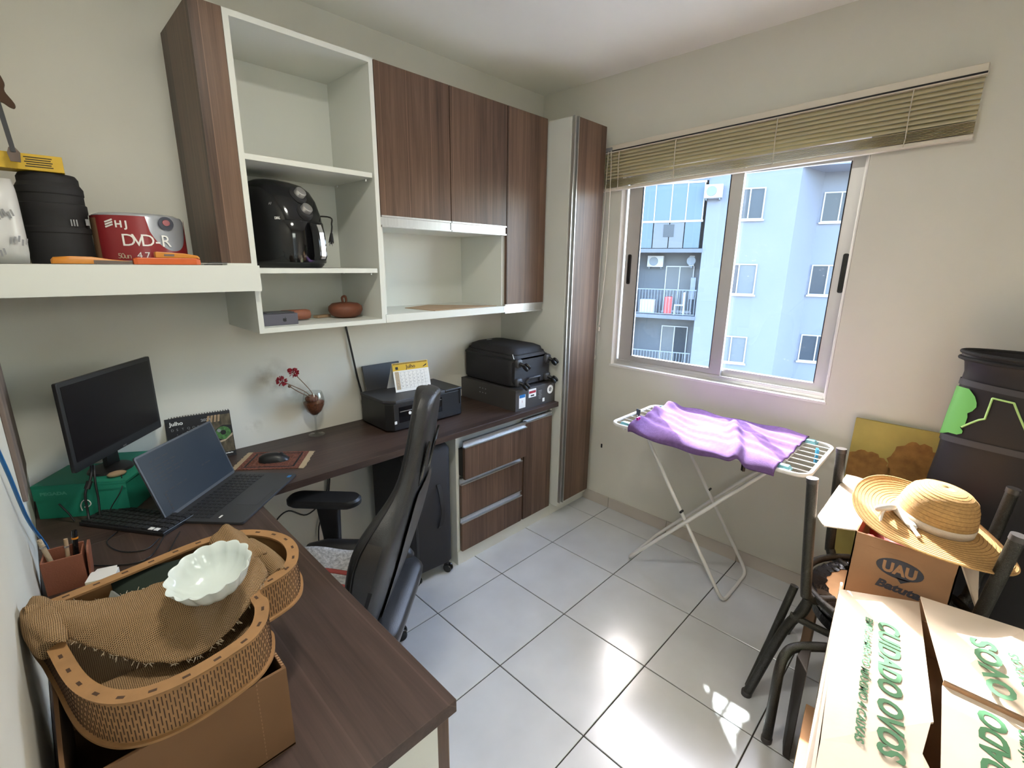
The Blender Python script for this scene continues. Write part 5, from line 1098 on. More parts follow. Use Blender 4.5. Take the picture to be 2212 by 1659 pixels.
MB().loft([[(ux0+.004, uy0, uz1), (ux1, uy0, uz1), (ux1, uy0-.004, uz1), (ux0+.004, uy0-.004, uz1)], [(ux0+.02, uy0-.055, uz1-.13), (ux1-.03, uy0-.055, uz1-.13), (ux1-.03, uy0-.059, uz1-.13), (ux0+.02, uy0-.059, uz1-.13)]]).build('side_flap', 'cardw', ub)
MB().loft([[(ux1, uy0, uz1), (ux1, uy1, uz1), (ux1+.004, uy1, uz1), (ux1+.004, uy0, uz1)], [(ux1+.03, uy0, uz1+.03), (ux1+.03, uy1, uz1+.03), (ux1+.034, uy1, uz1+.03), (ux1+.034, uy0, uz1+.03)]]).build('back_flap', 'card', ub)
MB().box(ux0-.0025, uy1-.003, uz1-.034, ux0, uy0+.003, uz1).build('folded_edge', 'card', ub, bevel=.001)
um = frame((ux0-.0005, (uy0+uy1)/2, uz0), (0, -1, 0), (0, 0, 1))
MB().prism(circ(.057, 28, .000, .211, .031), um, .0006).build('oval_print', 'navy', ub)
MB().prism([(-.004, .184), (.032, .186), (.010, .168)], um, .0006).build('oval_print', 'navy', ub)
text(ub, 'UAU', 'card', um @ T(0, .194, .0007), .046, .082, align='CENTER', bold=.0022)
text(ub, 'Batuta', 'navy', um @ T(.004, .136, .0002), .036, .108, shear=.25, align='CENTER', bold=.0016)
# red cloth and cord in the carton
rc = MB().grid(lambda u, v: Vector((lerp(1.83, 2.10, u), lerp(-2.05, -2.24, v), .70+.035*sin(5*u+2)*cos(4*v)+.012*sin(19*u)*sin(17*v))), 20, 20).build('red_cloth', 'redcloth', smooth=80, solid=.012); tag(rc, 'dark red cloth inside the printed carton under the hat', 'cloth')
o = MB().tube([(1.85, -2.10, .745), (1.835, -2.125, .765), (1.84, -2.15, .76), (1.87, -2.14, .75), (1.86, -2.11, .752)], .003, 6, sub=5).build('charging_cable', 'ribbon', smooth=60); tag(o, 'thin white cable end coming out of the printed carton', 'cable')
# straw hat
ht = thing('straw_hat', 'wide-brimmed straw hat with white ribbon bow on the printed carton', 'hat', (1.94, -2.195, .79))
hc = Vector((1.940, -2.195, .800)); hm = frame(hc, Vector((1, .06, .05)), Vector((0, 1, .14)))
def hat(rad, z): return [hm @ Vector((rad*1.0*cos(2*pi*k/64), rad*.98*sin(2*pi*k/64), z)) for k in range(64)]
def brim(r):
    out = []
    for k in range(64):
        a = 2*pi*k/64; t = (r-.098)/.115
        z = .008-.012*t+.020*t*t*sin(2*a+.6)+.030*t*t*max(0, cos(a-radians(75)))**2-.022*t*t*max(0, cos(a-radians(255)))
        out.append(hm @ Vector((r*cos(a), r*.98*sin(a), z)))
    return out
pf = [(.098, .008), (.097, .03), (.094, .055), (.088, .080), (.079, .100), (.064, .113), (.045, .120), (.022, .1225), (.002, .123)]
cr_o = MB().loft([brim(r) for r in (.213, .211, .20, .18, .16, .14, .12, .105)]+[hat(r, z) for r, z in pf], False)
cr_o.build('crown_and_brim', 'straw', ht, smooth=70, solid=.004)
mb = MB()
for k in range(11):
    mb.tube([p+hm.to_3x3() @ Vector((0, 0, .0022)) for p in brim(.209-.0098*k)], .0008, 4, closed=True)
for (r0, z0h), (r1, z1h) in zip(pf[1:-1], pf[2:]):
    for q in (0, .5): mb.tube(hat(lerp(r0, r1, q)+.0016, lerp(z0h, z1h, q)+.0012), .0008, 4, closed=True)
o = mb.build('braid_grooves', 'strawd', ht, smooth=60)
MB().loft([hat(.1005, .010), hat(.1002, .034)], False).build('hat_band', 'straww', ht, smooth=60, solid=.002)
bw0 = hm @ Vector((-.035, .098, .020))
for k, (p1, p2) in enumerate((((-.10, .115, .045), (-.085, .135, .02)), ((-.030, .075, .012), (-.115, .045, .015)))):
    MB().tube([bw0, hm @ Vector(p1), hm @ Vector(p2), bw0], .010, 8, sub=6).build('bow_loop', 'ribbon', ht, smooth=60)
for p1, p2 in (((-.10, .06, .02), (-.15, .03, .012)), ((-.07, .12, .012), (-.13, .12, -.01))):
    MB().tube([bw0, hm @ Vector(p1), hm @ Vector(p2)], .005, 6, sub=5).build('bow_tail', 'ribbon', ht, smooth=60)
# egg box
eg = thing('egg_box', 'large white-lined egg box with green print and half-open flaps', 'box', (1.30, -2.25, .24))
ez0, ez1 = .235, .605
el = [(1.715, -2.028), (.86, -2.128)]; er = [(1.73, -2.425), (.86, -2.475)]
def wall4(a_, b_, z0_, z1_, th, m_, nm):
    a_, b_ = Vector((a_[0], a_[1], 0)), Vector((b_[0], b_[1], 0)); n = (b_-a_).normalized().cross(Vector((0, 0, 1)))*th
    return MB().loft([[a_+Vector((0, 0, z0_)), b_+Vector((0, 0, z0_)), b_+n+Vector((0, 0, z0_)), a_+n+Vector((0, 0, z0_))], [a_+Vector((0, 0, z1_)), b_+Vector((0, 0, z1_)), b_+n+Vector((0, 0, z1_)), a_+n+Vector((0, 0, z1_))]]).build(nm, m_, eg)
wall4(el[0], el[1], ez0, ez1+.012, -.006, 'cardw', 'side_wall'); wall4(er[0], er[1], ez0, ez1, .006, 'cardw', 'side_wall')
wall4(el[0], er[0], ez0, ez1-.01, .006, 'card', 'end_wall'); wall4(el[1], er[1], ez0, ez1-.01, -.006, 'card', 'end_wall')
MB().loft([[(1.71, -2.034, ez0), (.87, -2.134, ez0), (.87, -2.47, ez0), (1.72, -2.42, ez0)], [(1.71, -2.034, ez0+.005), (.87, -2.134, ez0+.005), (.87, -2.47, ez0+.005), (1.72, -2.42, ez0+.005)]]).build('bottom', 'cardin', eg)
MB().loft([[(1.70, -2.10, .50), (.88, -2.15, .50), (.88, -2.45, .50), (1.70, -2.40, .50)], [(1.70, -2.10, .505), (.88, -2.15, .505), (.88, -2.45, .505), (1.70, -2.40, .505)]]).build('inner_flap', 'cardd', eg)
P0_, P1_, P2_, P3_ = Vector((1.667, -2.034, .620)), Vector((1.763, -2.211, .622)), Vector((1.30, -2.272, .622)), Vector((1.085, -2.110, .620))
P2b, P3b = Vector((1.00, -2.30, .612)), Vector((.86, -2.130, .612))
def flap(P, m_, nm, th=.005):
    dn = Vector((0, 0, -th)); return MB().loft([list(P), [p+dn for p in P]]).build(nm, m_, eg)
flap([P0_, P1_, P2_, P3_], 'cardw', 'flap')
flap([P3_, P2_+Vector((-.003, .004, 0)), Vector((1.20, -2.262, .617)), Vector((1.16, -2.285, .612)), P2b, P3b], 'cardw', 'flap')
lt = frame((1.590, -2.140, .6238), (-.992, -.126, 0), (.126, -.992, 0))
text(eg, 'CUIDADO OVOS', 'eggtext', lt @ T(0, 0, 0), .060, .46, shear=.18, bold=.0022)
text(eg, 'EMPILHAMENTO MÁXIMO 4 CAIXAS', 'eggtext', frame((1.578, -2.112, .6238), (-.9945, -.105, 0), (.105, -.9945, 0)), .0225, .45, shear=.18, bold=.0006)
# right flap: far piece raised, near piece lower, read the other way
q0, q1, q2, q3 = Vector((1.72, -2.210, .665)), Vector((1.70, -2.405, .690)), Vector((1.43, -2.44, .640)), Vector((1.425, -2.278, .645))
flap([q0, q1, q2, q3], 'cardw', 'flap')
s0, s1, s2, s3 = Vector((1.425, -2.278, .630)), Vector((1.43, -2.44, .625)), Vector((1.0, -2.47, .610)), Vector((1.0, -2.30, .612))
flap([s0, s1, s2, s3], 'cardw', 'flap'); MB().loft([[s0, s1, q2, q3], [s0+Vector((.004, 0, 0)), s1+Vector((.004, 0, 0)), q2+Vector((.004, 0, 0)), q3+Vector((.004, 0, 0))]]).build('crease_strip', 'card', eg)
def planar(o, xt, yt_, ):
    return frame(o, xt, yt_)
xd = (q0-q3).normalized(); yd_ = (q0-q1).normalized()
fm1 = frame(q3+(q0-q3)*.06+(q1-q0)*.62+Vector((0, 0, .0012)), xd, yd_)
text(eg, 'OVOS', 'eggtext', fm1, .060, .185, shear=.18, bold=.0022)
text(eg, '4 CAIXAS', 'eggtext', fm1 @ T(.02, -.035, 0), .0225, .14, shear=.18, bold=.0006)
xd2 = (s0-s3).normalized(); yd2 = (s0-s1).normalized()
fm2 = frame(s3+(s0-s3)*.30+(s1-s0)*.62+Vector((0, 0, .0012)), xd2, yd2)
text(eg, 'CUIDADO', 'eggtext', fm2, .060, .275, shear=.18, bold=.0022)
text(eg, 'EMPILHAMENTO MÁXIMO', 'eggtext', fm2 @ T(.0, -.035, 0), .0225, .27, shear=.18, bold=.0006)
gm_ = frame((1.60, -2.0405, .26), (-.992, -.117, 0), (0, 0, 1)); MB().prism([(0, .17), (.10, .16), (.12, .28), (.04, .33), (0, .30)], gm_ @ T(0, 0, -.0015), .0008).build('green_print', 'lime', eg)
# lower carton under the egg box
lb = thing('lower_carton', 'plain beige carton on the floor under the egg box', 'box', (1.25, -2.22, 0))
MB().loft([[(1.60, -2.018, z), (.90, -2.10, z), (.90, -2.50, z), (1.62, -2.45, z)] for z in (.0, .232)]).build('carton', 'card', lb, bevel=.002)
pu = MB().loft([[(1.585, -2.006, z), (1.70, -1.992, z), (1.70-.006*k, -1.976+.002*k, z), (1.64, -1.972+.002*k, z), (1.59+.006*k, -1.985, z)] for k, z in enumerate((.0, .10, .22, .31, .35))]).build('brown_pouch', 'pouch', smooth=40, bevel=.003); tag(pu, 'dark brown glossy pouch standing between the egg box and the chair legs', 'pouch')
# canvas leaning on the wall
cv = thing('canvas', 'ochre painted canvas leaning against the wall behind the chairs', 'canvas', (2.545, -2.08, .0))
kv = frame((2.532, -1.886, .262), (0, -1, 0), (.05, 0, 1)); cvw, cvh = .42, .665
MB().prism([(0, 0), (cvw, 0), (cvw, cvh), (0, cvh)], kv @ T(0, 0, -.0), .018).build('painted_face', 'canvas', cv) if False else None
kv = frame((2.550, -1.884, .262), (0, -1, 0), (.014, 0, 1)).copy()
nz = Vector((kv[0][2], kv[1][2], kv[2][2]))
if nz.x > 0: pass
MB().box(0, 0, 0, cvw, cvh, .016)
mb = MB(); mb.prism([(0, 0), (cvw, 0), (cvw, cvh), (0, cvh)], kv, .016 if nz.x < 0 else -.016); mb.build('stretched_cloth', 'canvas', cv, bevel=.001)
sgn = 1 if nz.x < 0 else -1; off = (.0165 if nz.x < 0 else -.0165)
for cx3, cy3, rx3, ry3 in ((.065, .455, .085, .075), (.225, .50, .088, .110)):
    pts = [(max(.001, cx3+rx3*(1+.05*sin(11*a)+.04*sin(23*a+1))*cos(a)), cy3+ry3*(1+.05*sin(11*a)+.04*sin(23*a+1))*sin(a)) for a in [2*pi*k/44 for k in range(44)]]
    MB().prism(pts, kv @ T(0, 0, off), .0008*sgn).build('paint_patch', 'canvas2', cv)
st_ = MB().box(2.455, -2.135, 0, 2.574, -1.90, .258).build('support_carton', 'card', bevel=.003); tag(st_, 'plain carton on the floor under the leaning canvas', 'box')
# black pop-up bag
bg_ = thing('popup_bag', 'tall black fabric bag with green print leaning in the right corner', 'bag', (2.44, -2.46, 0))
ba, bb = .120, .30
bprof = [(.0, 1.02), (.30, 1.05), (.62, 1.04), (.80, 1.02), (.90, .99), (.97, .985), (1.05, .965), (1.135, .94), (1.20, .925), (1.235, .945), (1.245, .975), (1.262, .985), (1.275, .97)]
def bring2(z, s, n=56): return [(2.44+ba*s*cos(2*pi*k/n), -2.46+bb*s*sin(2*pi*k/n), z+.012*s*sin(4*pi*k/n+z*9)*(.6 if z < 1.2 else .25)) for k in range(n)]
MB().loft([bring2(z, s) for z, s in bprof]+[bring2(1.262, .90), bring2(1.15, .85)], True).build('body', 'bag', bg_, smooth=60)
for z, s in ((1.250, .99), (1.272, .985)): MB().tube(bring2(z, s), .007, 8, closed=True).build('rim_hoop', 'blackm', bg_, smooth=60)
def on_bag(deg, z, off=.004):
    s = [lerp(a_[1], b_[1], (z-a_[0])/(b_[0]-a_[0])) for a_, b_ in zip(bprof, bprof[1:]) if a_[0] <= z <= b_[0]][0]
    a = radians(deg); return Vector((2.44+(ba*s+off)*cos(a), -2.46+(bb*s+off)*sin(a), z+.012*s*sin(2*a+z*9)*.6))
for z in (1.150, .945):
    MB().grid(lambda u, v: on_bag(lerp(80, 215, u), z+.022*v), 40, 1).build('seam_tape', 'bagseam', bg_, smooth=60)
gp = [(112, 1.138), (118, 1.142), (122, 1.132), (126, 1.12), (129, 1.10), (130, 1.085), (128, 1.068), (124.7, 1.057), (126, 1.043), (126, 1.015), (122.5, 1.004), (126, .993), (126, .984), (122, .976), (117, .982), (104, .968), (90, .963)]
mb = MB(); n = len(gp)
cols = []
for d, z in gp: cols.append([on_bag(lerp(90, d, t), z, .006) for t in [k/8 for k in range(9)]])
mb.loft(cols, False, False, False).build('green_print', 'lime', bg_, smooth=60)
MB().tube([on_bag(d, z, .005) for d, z in [(lerp(a_[0], b_[0], t/6), lerp(a_[1], b_[1], t/6)) for a_, b_ in zip(((123.7, 1.005), (134.5, 1.043), (138.1, 1.051), (138.2, 1.129), (150.9, 1.128), (160.2, 1.047), (168, .96)), ((134.5, 1.043), (138.1, 1.051), (138.2, 1.129), (150.9, 1.128), (160.2, 1.047), (168, .96))) for t in range(7)]], .0035, 6).build('green_line', 'limel', bg_, smooth=60)

# ------------------------------------------------------------------ cardboard box and heart tray on the desk return
kb_ = thing('kraft_box', 'open brown kraft box on the desk end under the heart tray', 'box', (.15, -1.33, zd))
bx0, bx1, by0_, by1_, bz1 = .022, .287, -1.492, -1.20, .924
for nm, b in (('front_wall', (bx0, by0_, zd+.001, bx1, by0_+.005, bz1)), ('side_wall', (bx1-.005, by0_+.005, zd+.001, bx1, by1_, bz1)), ('side_wall', (bx0, by0_+.005, zd+.001, bx0+.005, by1_, bz1)), ('back_wall', (bx0, by1_-.005, zd+.001, bx1, by1_, bz1)), ('bottom', (bx0, by0_, zd, bx1, by1_, zd+.004))):
    MB().box(*b).build(nm, 'cardd', kb_)
mb = MB(); y = by0_+.008
while y < by1_-.01:
    mb.box(bx1-.0045, y, bz1, bx1-.0005, y+.003, bz1+.0015); y += .006
mb.build('corrugation', 'card', kb_)
MB().loft([[(bx0+.02, by0_-.0008, bz1-.002), (bx1-.002, by0_-.0008, bz1-.002), (bx1-.002, by0_, bz1-.002), (bx0+.02, by0_, bz1-.002)], [(bx0+.02, by0_-.035, bz1-.10), (bx1-.01, by0_-.035, bz1-.10), (bx1-.01, by0_-.031, bz1-.10), (bx0+.02, by0_-.031, bz1-.10)]]).build('front_flap', 'card', kb_) if False else None
for k in range(22): pass
mb = MB()
for k in range(20): mb.box(bx1-.045-.0002, by0_-.0006, zd+.01+k*.0075, bx1-.044, by0_, zd+.014+k*.0075)
mb.build('perforation', 'cardin', kb_)

HT = [(-0.004, -1.159), (0.029, -1.155), (0.072, -1.15), (0.109, -1.145), (0.144, -1.14), (0.182, -1.134), (0.217, -1.129), (0.256, -1.126), (0.293, -1.13), (0.326, -1.145), (0.353, -1.17), (0.376, -1.205), (0.388, -1.244), (0.387, -1.284), (0.377, -1.316), (0.363, -1.341), (0.342, -1.358), (0.319, -1.367), (0.297, -1.372), (0.286, -1.377), (0.285, -1.392), (0.288, -1.410), (0.281, -1.435), (0.27, -1.459), (0.254, -1.477), (0.237, -1.488), (0.216, -1.494), (0.194, -1.499), (0.172, -1.502), (0.149, -1.503), (0.128, -1.501), (0.108, -1.496), (0.089, -1.487), (0.072, -1.473), (0.058, -1.454), (0.047, -1.432), (0.037, -1.402), (0.029, -1.362), (0.02, -1.302), (.008, -1.23)]
H = [Vector((x+.008, y, 0)) for x, y in HT]
def resample(P, step):
    P = crom(P, 6, True); n = len(P); out = []; acc = 0; out.append(P[0].copy())
    for i in range(n):
        a, b = P[i], P[(i+1) % n]; L_ = (b-a).length; d = step-acc
        while d <= L_ and L_ > 0:
            out.append(a.lerp(b, d/L_)); d += step
        acc = (acc+L_) % step
    return out
HO = resample(H, .0045); nH = len(HO)
area = sum(HO[i].x*HO[(i+1) % nH].y-HO[(i+1) % nH].x*HO[i].y for i in range(nH)); sgnA = 1 if area > 0 else -1
HN = []
for i in range(nH):
    t = (HO[(i+2) % nH]-HO[i-2]).normalized(); HN.append(Vector((t.y, -t.x, 0))*sgnA)   # outward normals
def off(d): return [p+n*d for p, n in zip(HO, HN)]
def ringz(P, z): return [(p.x, p.y, z) for p in P]
tr = thing('heart_tray', 'heart-shaped laser-cut wooden tray lined with burlap on the kraft box', 'tray', (.20, -1.32, .926))
zt1, zt0_ = 1.0, .927
# smooth inner offset
def smooth(P, k=6):
    for _ in range(k): P = [(P[i-1]+P[i]*2+P[(i+1) % nH])/4 for i in range(nH)]
    return P
in_w = smooth(off(-.006)); in_r = smooth(off(-.021), 14)
MB().loft([ringz(off(-.0015), zt1-.004), ringz(off(.0), zt1), ringz(in_r, zt1), ringz(in_r, zt1-.004)], False, True).build('rim', 'plywood', tr, smooth=30)
MB().loft([ringz(off(-.003), zt0_+.004), ringz(off(-.003), zt1-.004), ringz(in_w, zt1-.004), ringz(in_w, zt0_+.004)], False, True).build('side_wall', 'plywood', tr, smooth=30)
MB().loft([ringz(off(.002), zt0_), ringz(off(.002), zt0_+.004), ringz(off(-.012), zt0_+.004), ringz(off(-.012), zt0_)], False, True).build('base_rim', 'plywood', tr, smooth=30)
MB().loft([ringz(in_w, zt0_+.0005), ringz(in_w, zt0_+.0035)]).build('base', 'plydark', tr)
mb = MB()
for i in range(nH):
    t = (HO[(i+1) % nH]-HO[i-1]).normalized(); n = HN[i]; z_sets = ((.008, .024), (.029, .045), (.050, .064)) if i % 2 else ((.006, .014), (.019, .034), (.040, .055), (.060, .066))
    for za, zb2 in z_sets:
        q = frame(HO[i]+n*(-.003)+Vector((0, 0, zt0_)), t, (0, 0, 1)); mb.obox(q, .0013, zb2-za, .0010, (0, (za+zb2)/2, 0))
o = mb.build('kerf_slits', 'plydark', tr); o['kind'] = 'stuff'
mb = MB(); i = 3
while i < nH-2:
    t = (HO[(i+1) % nH]-HO[i-1]).normalized(); q = frame(HO[i]-HN[i]*.0095+Vector((0, 0, zt1)), t, Vector((0, 0, 1)).cross(t)); mb.obox(q, .0095, .0042, .0006); i += 9
o = mb.build('rim_slots', 'plydark', tr); o['kind'] = 'stuff'
# burlap liner and drape
c0 = Vector((.15, -1.40, 0))
bp_ = [p for p in smooth(off(-.010))]
ln = MB(); rings = []
low = [p for p in bp_]
for s in (1, .97, .8, .55, .3, .05):
    rings.append([(lerp(c0.x, p.x, s), lerp(c0.y, p.y, s), zt0_+.012+.004*sin(40*p.x+9*s)*sin(37*p.y)+(.022*max(0, (s-.9)/.1) if p.y < -1.36 else 0)) for p in low])
o = MB().loft(rings, True).build('burlap_liner', 'burlap', smooth=60, solid=.002); tag(o, 'burlap liner on the bottom of the heart tray', 'burlap')
fe = MB().grid(lambda u, v: Vector((lerp(.115, .335, u), lerp(-1.150-.02*max(0, u-.75)*4, -1.255, v), lerp(.990, .945, v**.6)+.004*sin(9*u))), 16, 8).build('green_felt', 'felt', smooth=60, solid=.003)
tag(fe, 'dark green felt lining the far part of the heart tray', 'felt')
gc_ = MB().loft([[(.09, -1.235, .975), (.135, -1.225, .975), (.112, -1.20, 1.005)], [(.09, -1.25, .97), (.135, -1.242, .97), (.118, -1.215, 1.0)]]).build('grey_card', 'grass', bevel=.002); tag(gc_, 'grey card corner sticking up behind the burlap in the tray', 'card')
bk2 = crom([(.006, -1.180, 1.012), (.045, -1.205, 1.018), (.10, -1.238, 1.012), (.15, -1.256, 1.015), (.20, -1.268, 1.022), (.26, -1.272, 1.018), (.312, -1.262, 1.004)], 6)
frn = crom([(.018, -1.268, 1.006), (.045, -1.285, 1.004), (.085, -1.345, .992), (.13, -1.405, .982), (.185, -1.436, .978), (.25, -1.412, .990), (.318, -1.348, 1.006)], 6)
def drape(u, v):
    i = u*(len(bk2)-1); k = min(int(i), len(bk2)-2); A = bk2[k].lerp(bk2[k+1], i-k); B = frn[k].lerp(frn[k+1], i-k)
    p = A.lerp(B, v); p.z += .018*sin(pi*v)+.006*sin(9*u+6*v)*sin(pi*v)+.012*math.exp(-((u-.62-.08*v)/.03)**2)*sin(pi*v)+.0015*sin(60*u+20*v)
    return p
dp = thing('burlap_sack', 'crumpled burlap cloth draped across the heart tray under the bowl', 'burlap', (.17, -1.30, .98))
MB().grid(drape, 60, 30).build('drape', 'burlap', dp, smooth=80, solid=.002)
fray = MB()
for k in range(90):
    u = random.random(); p = drape(u, 1.0); q = p+Vector((random.uniform(-.006, .006), -random.uniform(.003, .009), random.uniform(-.004, .003))); fray.tube([p, q], .0005, 3)
for k in range(60):
    u = random.random(); p = drape(u, .0); q = p+Vector((random.uniform(-.005, .005), random.uniform(.002, .006), random.uniform(-.002, .004))); fray.tube([p, q], .0005, 3)
o = fray.build('frayed_threads', 'fringe', dp); o['kind'] = 'stuff'
# rolled left end
rings = []
for k in range(15):
    t = k/14; c = Vector((lerp(.018, .030, t), lerp(-1.168, -1.300, t), 1.006-.004*t)); r = .024*(sin(pi*(.12+.80*t)))**.6
    rings.append([c+Vector((r*.95*cos(a)+.03*t*(1 if cos(a) > 0 else 0)*.4, .010*sin(2*a+3*t), r*1.1*sin(a)+.002*sin(5*a+6*t))) for a in [2*pi*i/22 for i in range(22)]])
for rg in rings:
    for p in rg: p.x = max(p.x, .003)
MB().loft(rings).build('rolled_end', 'burlap', dp, smooth=80)
# far peak and rolled strip at the right
MB().grid(lambda u, v: Vector((lerp(.262, .330, u)+.010*(1-v), lerp(-1.275, -1.185, v)+.012*sin(pi*u), 1.000+.050*v*(1-(2*u-1)**2)**.5-.014*v+.004*sin(14*u))), 16, 16).build('peak', 'burlap', dp, smooth=80, solid=.003)
MB().tube([(.325, -1.205, .990), (.338, -1.250, .985), (.345, -1.300, .980), (.338, -1.345, .985)], .020, 14, sub=5).build('rolled_strip', 'burlap', dp, smooth=80)
# scalloped bowl
bw = thing('scalloped_bowl', 'white scalloped porcelain bowl lying on the burlap in the tray', 'bowl', (.236, -1.362, 1.02))
bt_ = frame((.2355, -1.365, 1.030), Vector((1, .15, .20)), Vector((-.05, 1, .12)))
rings = []; nB = 120
def scal(r, z, amp): return [bt_ @ Vector((r*(1+amp*(abs(cos(7*a)))-amp*.5)*cos(a), r*.97*(1+amp*(abs(cos(7*a)))-amp*.5)*sin(a), z)) for a in [2*pi*k/nB for k in range(nB)]]
MB().loft([scal(.020, 0, 0), scal(.030, .002, .0), scal(.044, .012, .05), scal(.053, .026, .06), scal(.059, .042, .085), scal(.0605, .046, .09), scal(.058, .0455, .08), scal(.051, .030, .04), scal(.042, .016, .015), scal(.026, .006, 0), scal(.002, .005, 0)]).build('bowl', 'porc', bw, smooth=60)

# ------------------------------------------------------------------ outside: the apartment block across the yard
K = 1.24; FO = Vector((19.406, 4.606, 0)); fa = Vector((cos(radians(109)), sin(radians(109)), 0)); fn = Vector((fa.y, -fa.x, 0))
def FZ(z): return 1.557+(z-1.557)*K
def FP(s, z, d=0): p = FO+fa*(s*K)+fn*d; return Vector((p.x, p.y, FZ(z)))
def FB(mb, s0, s1, z0, z1, d0, d1): return mb.loft([[FP(s0, z0, d0), FP(s1, z0, d0), FP(s1, z0, d1), FP(s0, z0, d1)], [FP(s0, z1, d0), FP(s1, z1, d0), FP(s1, z1, d1), FP(s0, z1, d1)]])
ab = thing('apartment_building', 'pale blue apartment building with balconies across the yard outside the window', 'building', (FO.x, FO.y, -6.5))
zlo, zhi = -5.0, 6.0
FB(MB(), -1.27, 1.16, zlo, zhi, 0, 7).build('front_wall', 'facade', ab)
MB().loft([[FP(-1.27, zlo, 0.002), FP(-1.95, zlo, 1.5), FP(-1.95, zlo, 7), FP(-1.27, zlo, 7)], [FP(-1.27, zhi, 0.002), FP(-1.95, zhi, 1.5), FP(-1.95, zhi, 7), FP(-1.27, zhi, 7)]]).build('side_wall', 'facade', ab)
FB(MB(), -8, -1.95, zlo, zhi, 1.5, 7).build('recessed_wall', 'facade', ab)
FB(MB(), -8, 1.16, 4.32, 4.38, -.03, 7).build('cornice', 'facade', ab)
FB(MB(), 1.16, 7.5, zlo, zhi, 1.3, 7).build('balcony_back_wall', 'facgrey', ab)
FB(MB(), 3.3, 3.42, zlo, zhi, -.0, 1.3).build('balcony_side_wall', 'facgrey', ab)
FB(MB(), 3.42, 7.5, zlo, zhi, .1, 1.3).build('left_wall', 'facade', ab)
def fwin(s0, s1, z0, z1, d, m1='facglass', m2='facglass', split=.5, name='window'):
    mb = MB(); w = .035
    for b in ((s0, s1, z0, z0+w), (s0, s1, z1-w, z1), (s0, s0-w, z0+w, z1-w), (s1+w, s1, z0+w, z1-w), (lerp(s0, s1, split)+w/2, lerp(s0, s1, split)-w/2, z0+w, z1-w)): FB(mb, *b, d-.05, d+.01)
    o = mb.build(name, 'facwhite', ab)
    sm = lerp(s0, s1, split)
    FB(MB(), s0-w, sm+w/2, z0+w, z1-w, d-.012, d-.004).build('window_pane', m1, o); FB(MB(), sm-w/2, s1+w, z0+w, z1-w, d-.012, d-.004).build('window_pane', m2, o)
    FB(MB(), s0+.04, s1-.04, z0-.05, z0, d-.10, d+.01).build('window_sill', 'facwhite', o)
fwin(.47, -.42, 2.93, 3.82, 0, 'facglass', 'facglass', .55); fwin(.40, -.46, .73, 1.65, 0, 'facglass', 'facglass2', .42); fwin(.36, -.45, -1.42, -.57, 0, 'facglass2', 'facglass2', .45)
fwin(-2.02, -2.98, 2.90, 3.76, 1.5, 'facglass', 'facglass', .47); fwin(-2.0, -2.95, .73, 1.65, 1.5, 'facglass', 'facglass2', .47); fwin(-2.02, -2.98, -1.38, -.52, 1.5, 'facglass', 'facglass', .47)
# balconies
for z0_, z1_ in ((1.98, 2.10), (-.15, -.03), (-2.2, -2.08), (4.10, 4.22)): FB(MB(), 3.42, 1.16, z0_, z1_, -.05, 1.3).build('balcony_slab', 'facgrey', ab)
o = FB(MB(), 3.3, 1.22, 2.90, 2.96, -.06, -.01)
FB(o, 3.3, 1.22, 4.04, 4.10, -.06, -.01)
for s in (3.28, 2.72, 2.22, 1.76, 1.27): FB(o, s, s-.03, 2.96, 4.04, -.05, -.01)
o = o.build('glazing_frame', 'facwhite', ab)
for a_, b_ in ((3.25, 2.72), (2.69, 2.22), (2.19, 1.76), (1.73, 1.27)): FB(MB(), a_, b_, 2.96, 4.04, -.035, -.03).build('glazing_pane', 'facblue', o)
for a_, b_ in ((3.25, 2.72), (2.69, 2.22), (2.19, 1.76), (1.73, 1.27)): FB(MB(), a_, b_, 2.12, 2.90, -.035, -.03).build('parapet_pane', 'facglass2' if a_ in (2.69, 2.19) else 'facblue', o)
FB(MB(), 2.38, 2.06, 2.46, 2.84, -.05, -.035).build('dark_opening', 'facglass', o)
fwin(2.34, 1.41, .02, 1.56, 1.28, 'facglass2', 'facglass2', .5, 'balcony_door'); fwin(2.31, 1.42, -1.85, -.49, 1.28, 'facglass2', 'facglass', .5, 'balcony_door')
def railing(z0_, z1_, nm):
    mb = MB(); FB(mb, 3.3, 1.19, z1_-.03, z1_, -.06, -.03); FB(mb, 3.3, 1.19, z0_+.04, z0_+.06, -.06, -.03); s = 3.28
    mb.build(nm, 'rail', ab); b0 = None
    while s > 1.19:
        FB(MB(), s, s-.014, z0_+.06, z1_-.03, -.052, -.04).build('railing_bar', 'rail', ab); s -= .098
railing(-.03, .82, 'railing'); railing(-2.08, -1.24, 'railing')
def ac(s0, s1, z0_, z1_, d, label):
    t = thing('air_conditioner', label, 'air conditioner', tuple(FP((s0+s1)/2, z0_, d)), 0, 'air conditioners on the building')
    FB(MB(), s0, s1, z0_, z1_, d-.34, d-.04).build('housing', 'facwhite', t, bevel=.01)
    c = FP(lerp(s0, s1, .40), (z0_+z1_)/2, d-.345); MB().lathe([(.02, -.02), (.17, -.02), (.18, 0), (.17, .02), (.02, .02)], 24, mtx=frame(c, fa, (0, 0, 1))).build('fan_grille', 'rail', t, smooth=40)
    FB(MB(), s0-.05, s0-.08, z0_-.06, z0_, d-.3, d).build('bracket', 'rail', t); FB(MB(), s1+.08, s1+.05, z0_-.06, z0_, d-.3, d).build('bracket', 'rail', t)
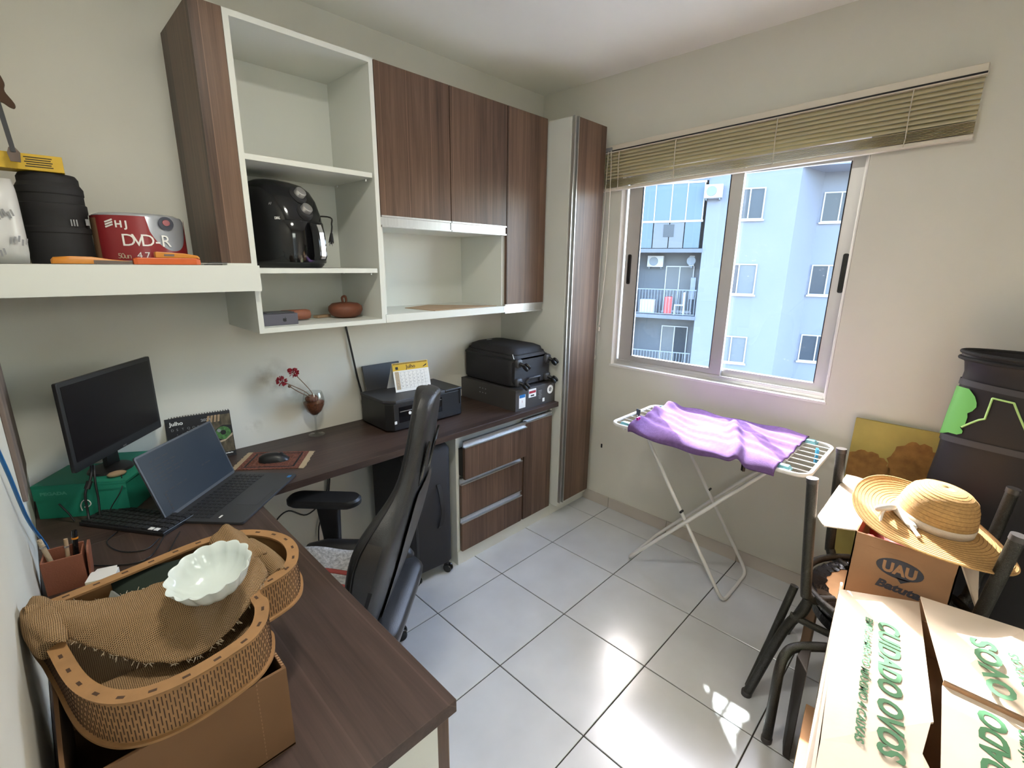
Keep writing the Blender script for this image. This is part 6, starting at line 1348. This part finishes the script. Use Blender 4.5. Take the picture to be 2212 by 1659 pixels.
ac(1.25, .74, 3.56, 3.94, 0, 'white air conditioner on the pale pillar beside the glazed balcony')
ac(2.95, 2.42, 1.52, 1.89, 1.28, 'white air conditioner on the wall above the railed balcony')
ac(1.56, 1.40, 1.57, 1.89, 1.0, 'narrow white air conditioner at the right above the balcony door')
rb_ = FB(MB(), 2.18, 1.94, -.02, .56, .2, .5).build('red_bin', 'red', bevel=.03); tag(rb_, 'red bin standing on the railed balcony outside', 'bin')
wt = FB(MB(), 3.0, 2.5, -.02, .45, .25, .6).build('white_tub', 'facwhite', bevel=.03); tag(wt, 'white tub standing at the left of the railed balcony outside', 'tub')
wc = thing('plastic_chair', 'white plastic chair on the railed balcony outside', 'chair', tuple(FP(1.7, -.02, .4)))
FB(MB(), 1.86, 1.54, .28, .32, .2, .55).build('seat', 'facwhite', wc); FB(MB(), 1.60, 1.54, .32, .72, .2, .55).build('backrest', 'facwhite', wc)
for s, d in ((1.86, .2), (1.58, .2), (1.86, .51), (1.58, .51)): FB(MB(), s, s-.04, -.02, .28, d, d+.04).build('leg', 'facwhite', wc)
ds = FB(MB(), 1.42, 1.26, .5, 1.2, .3, .6).build('dark_rack', 'rail', bevel=.01); tag(ds, 'dark slatted rack at the right end of the railed balcony', 'rack')
pw = thing('palm', 'small palm top showing at the foot of the recessed wall outside', 'palm', tuple(FP(-2.35, -3.2, .6)))
MB().tube([FP(-2.35, -3.2, .6), FP(-2.35, -2.0, .6)], .05, 8).build('trunk', 'stem', pw)
for k in range(11):
    a = 2*pi*k/11; c = FP(-2.35, -2.0, .6); d = fa*cos(a)+fn*sin(a)
    P = [c+d*(.32*t)+Vector((0, 0, .28*t-.30*t*t)) for t in (0, .3, .6, .85, 1)]
    w_ = d.cross(Vector((0, 0, 1)))*.03
    MB().loft([[p-w_*(1-.8*abs(2*i/4-.8)), p+Vector((0, 0, .008)), p+w_*(1-.8*abs(2*i/4-.8))] for i, p in enumerate(P)], False, False, False).build('frond', 'palm', pw)
struct('ground_outside', MB().box(3.2, -30, -6.9, 60, 40, -6.5), 'ground')
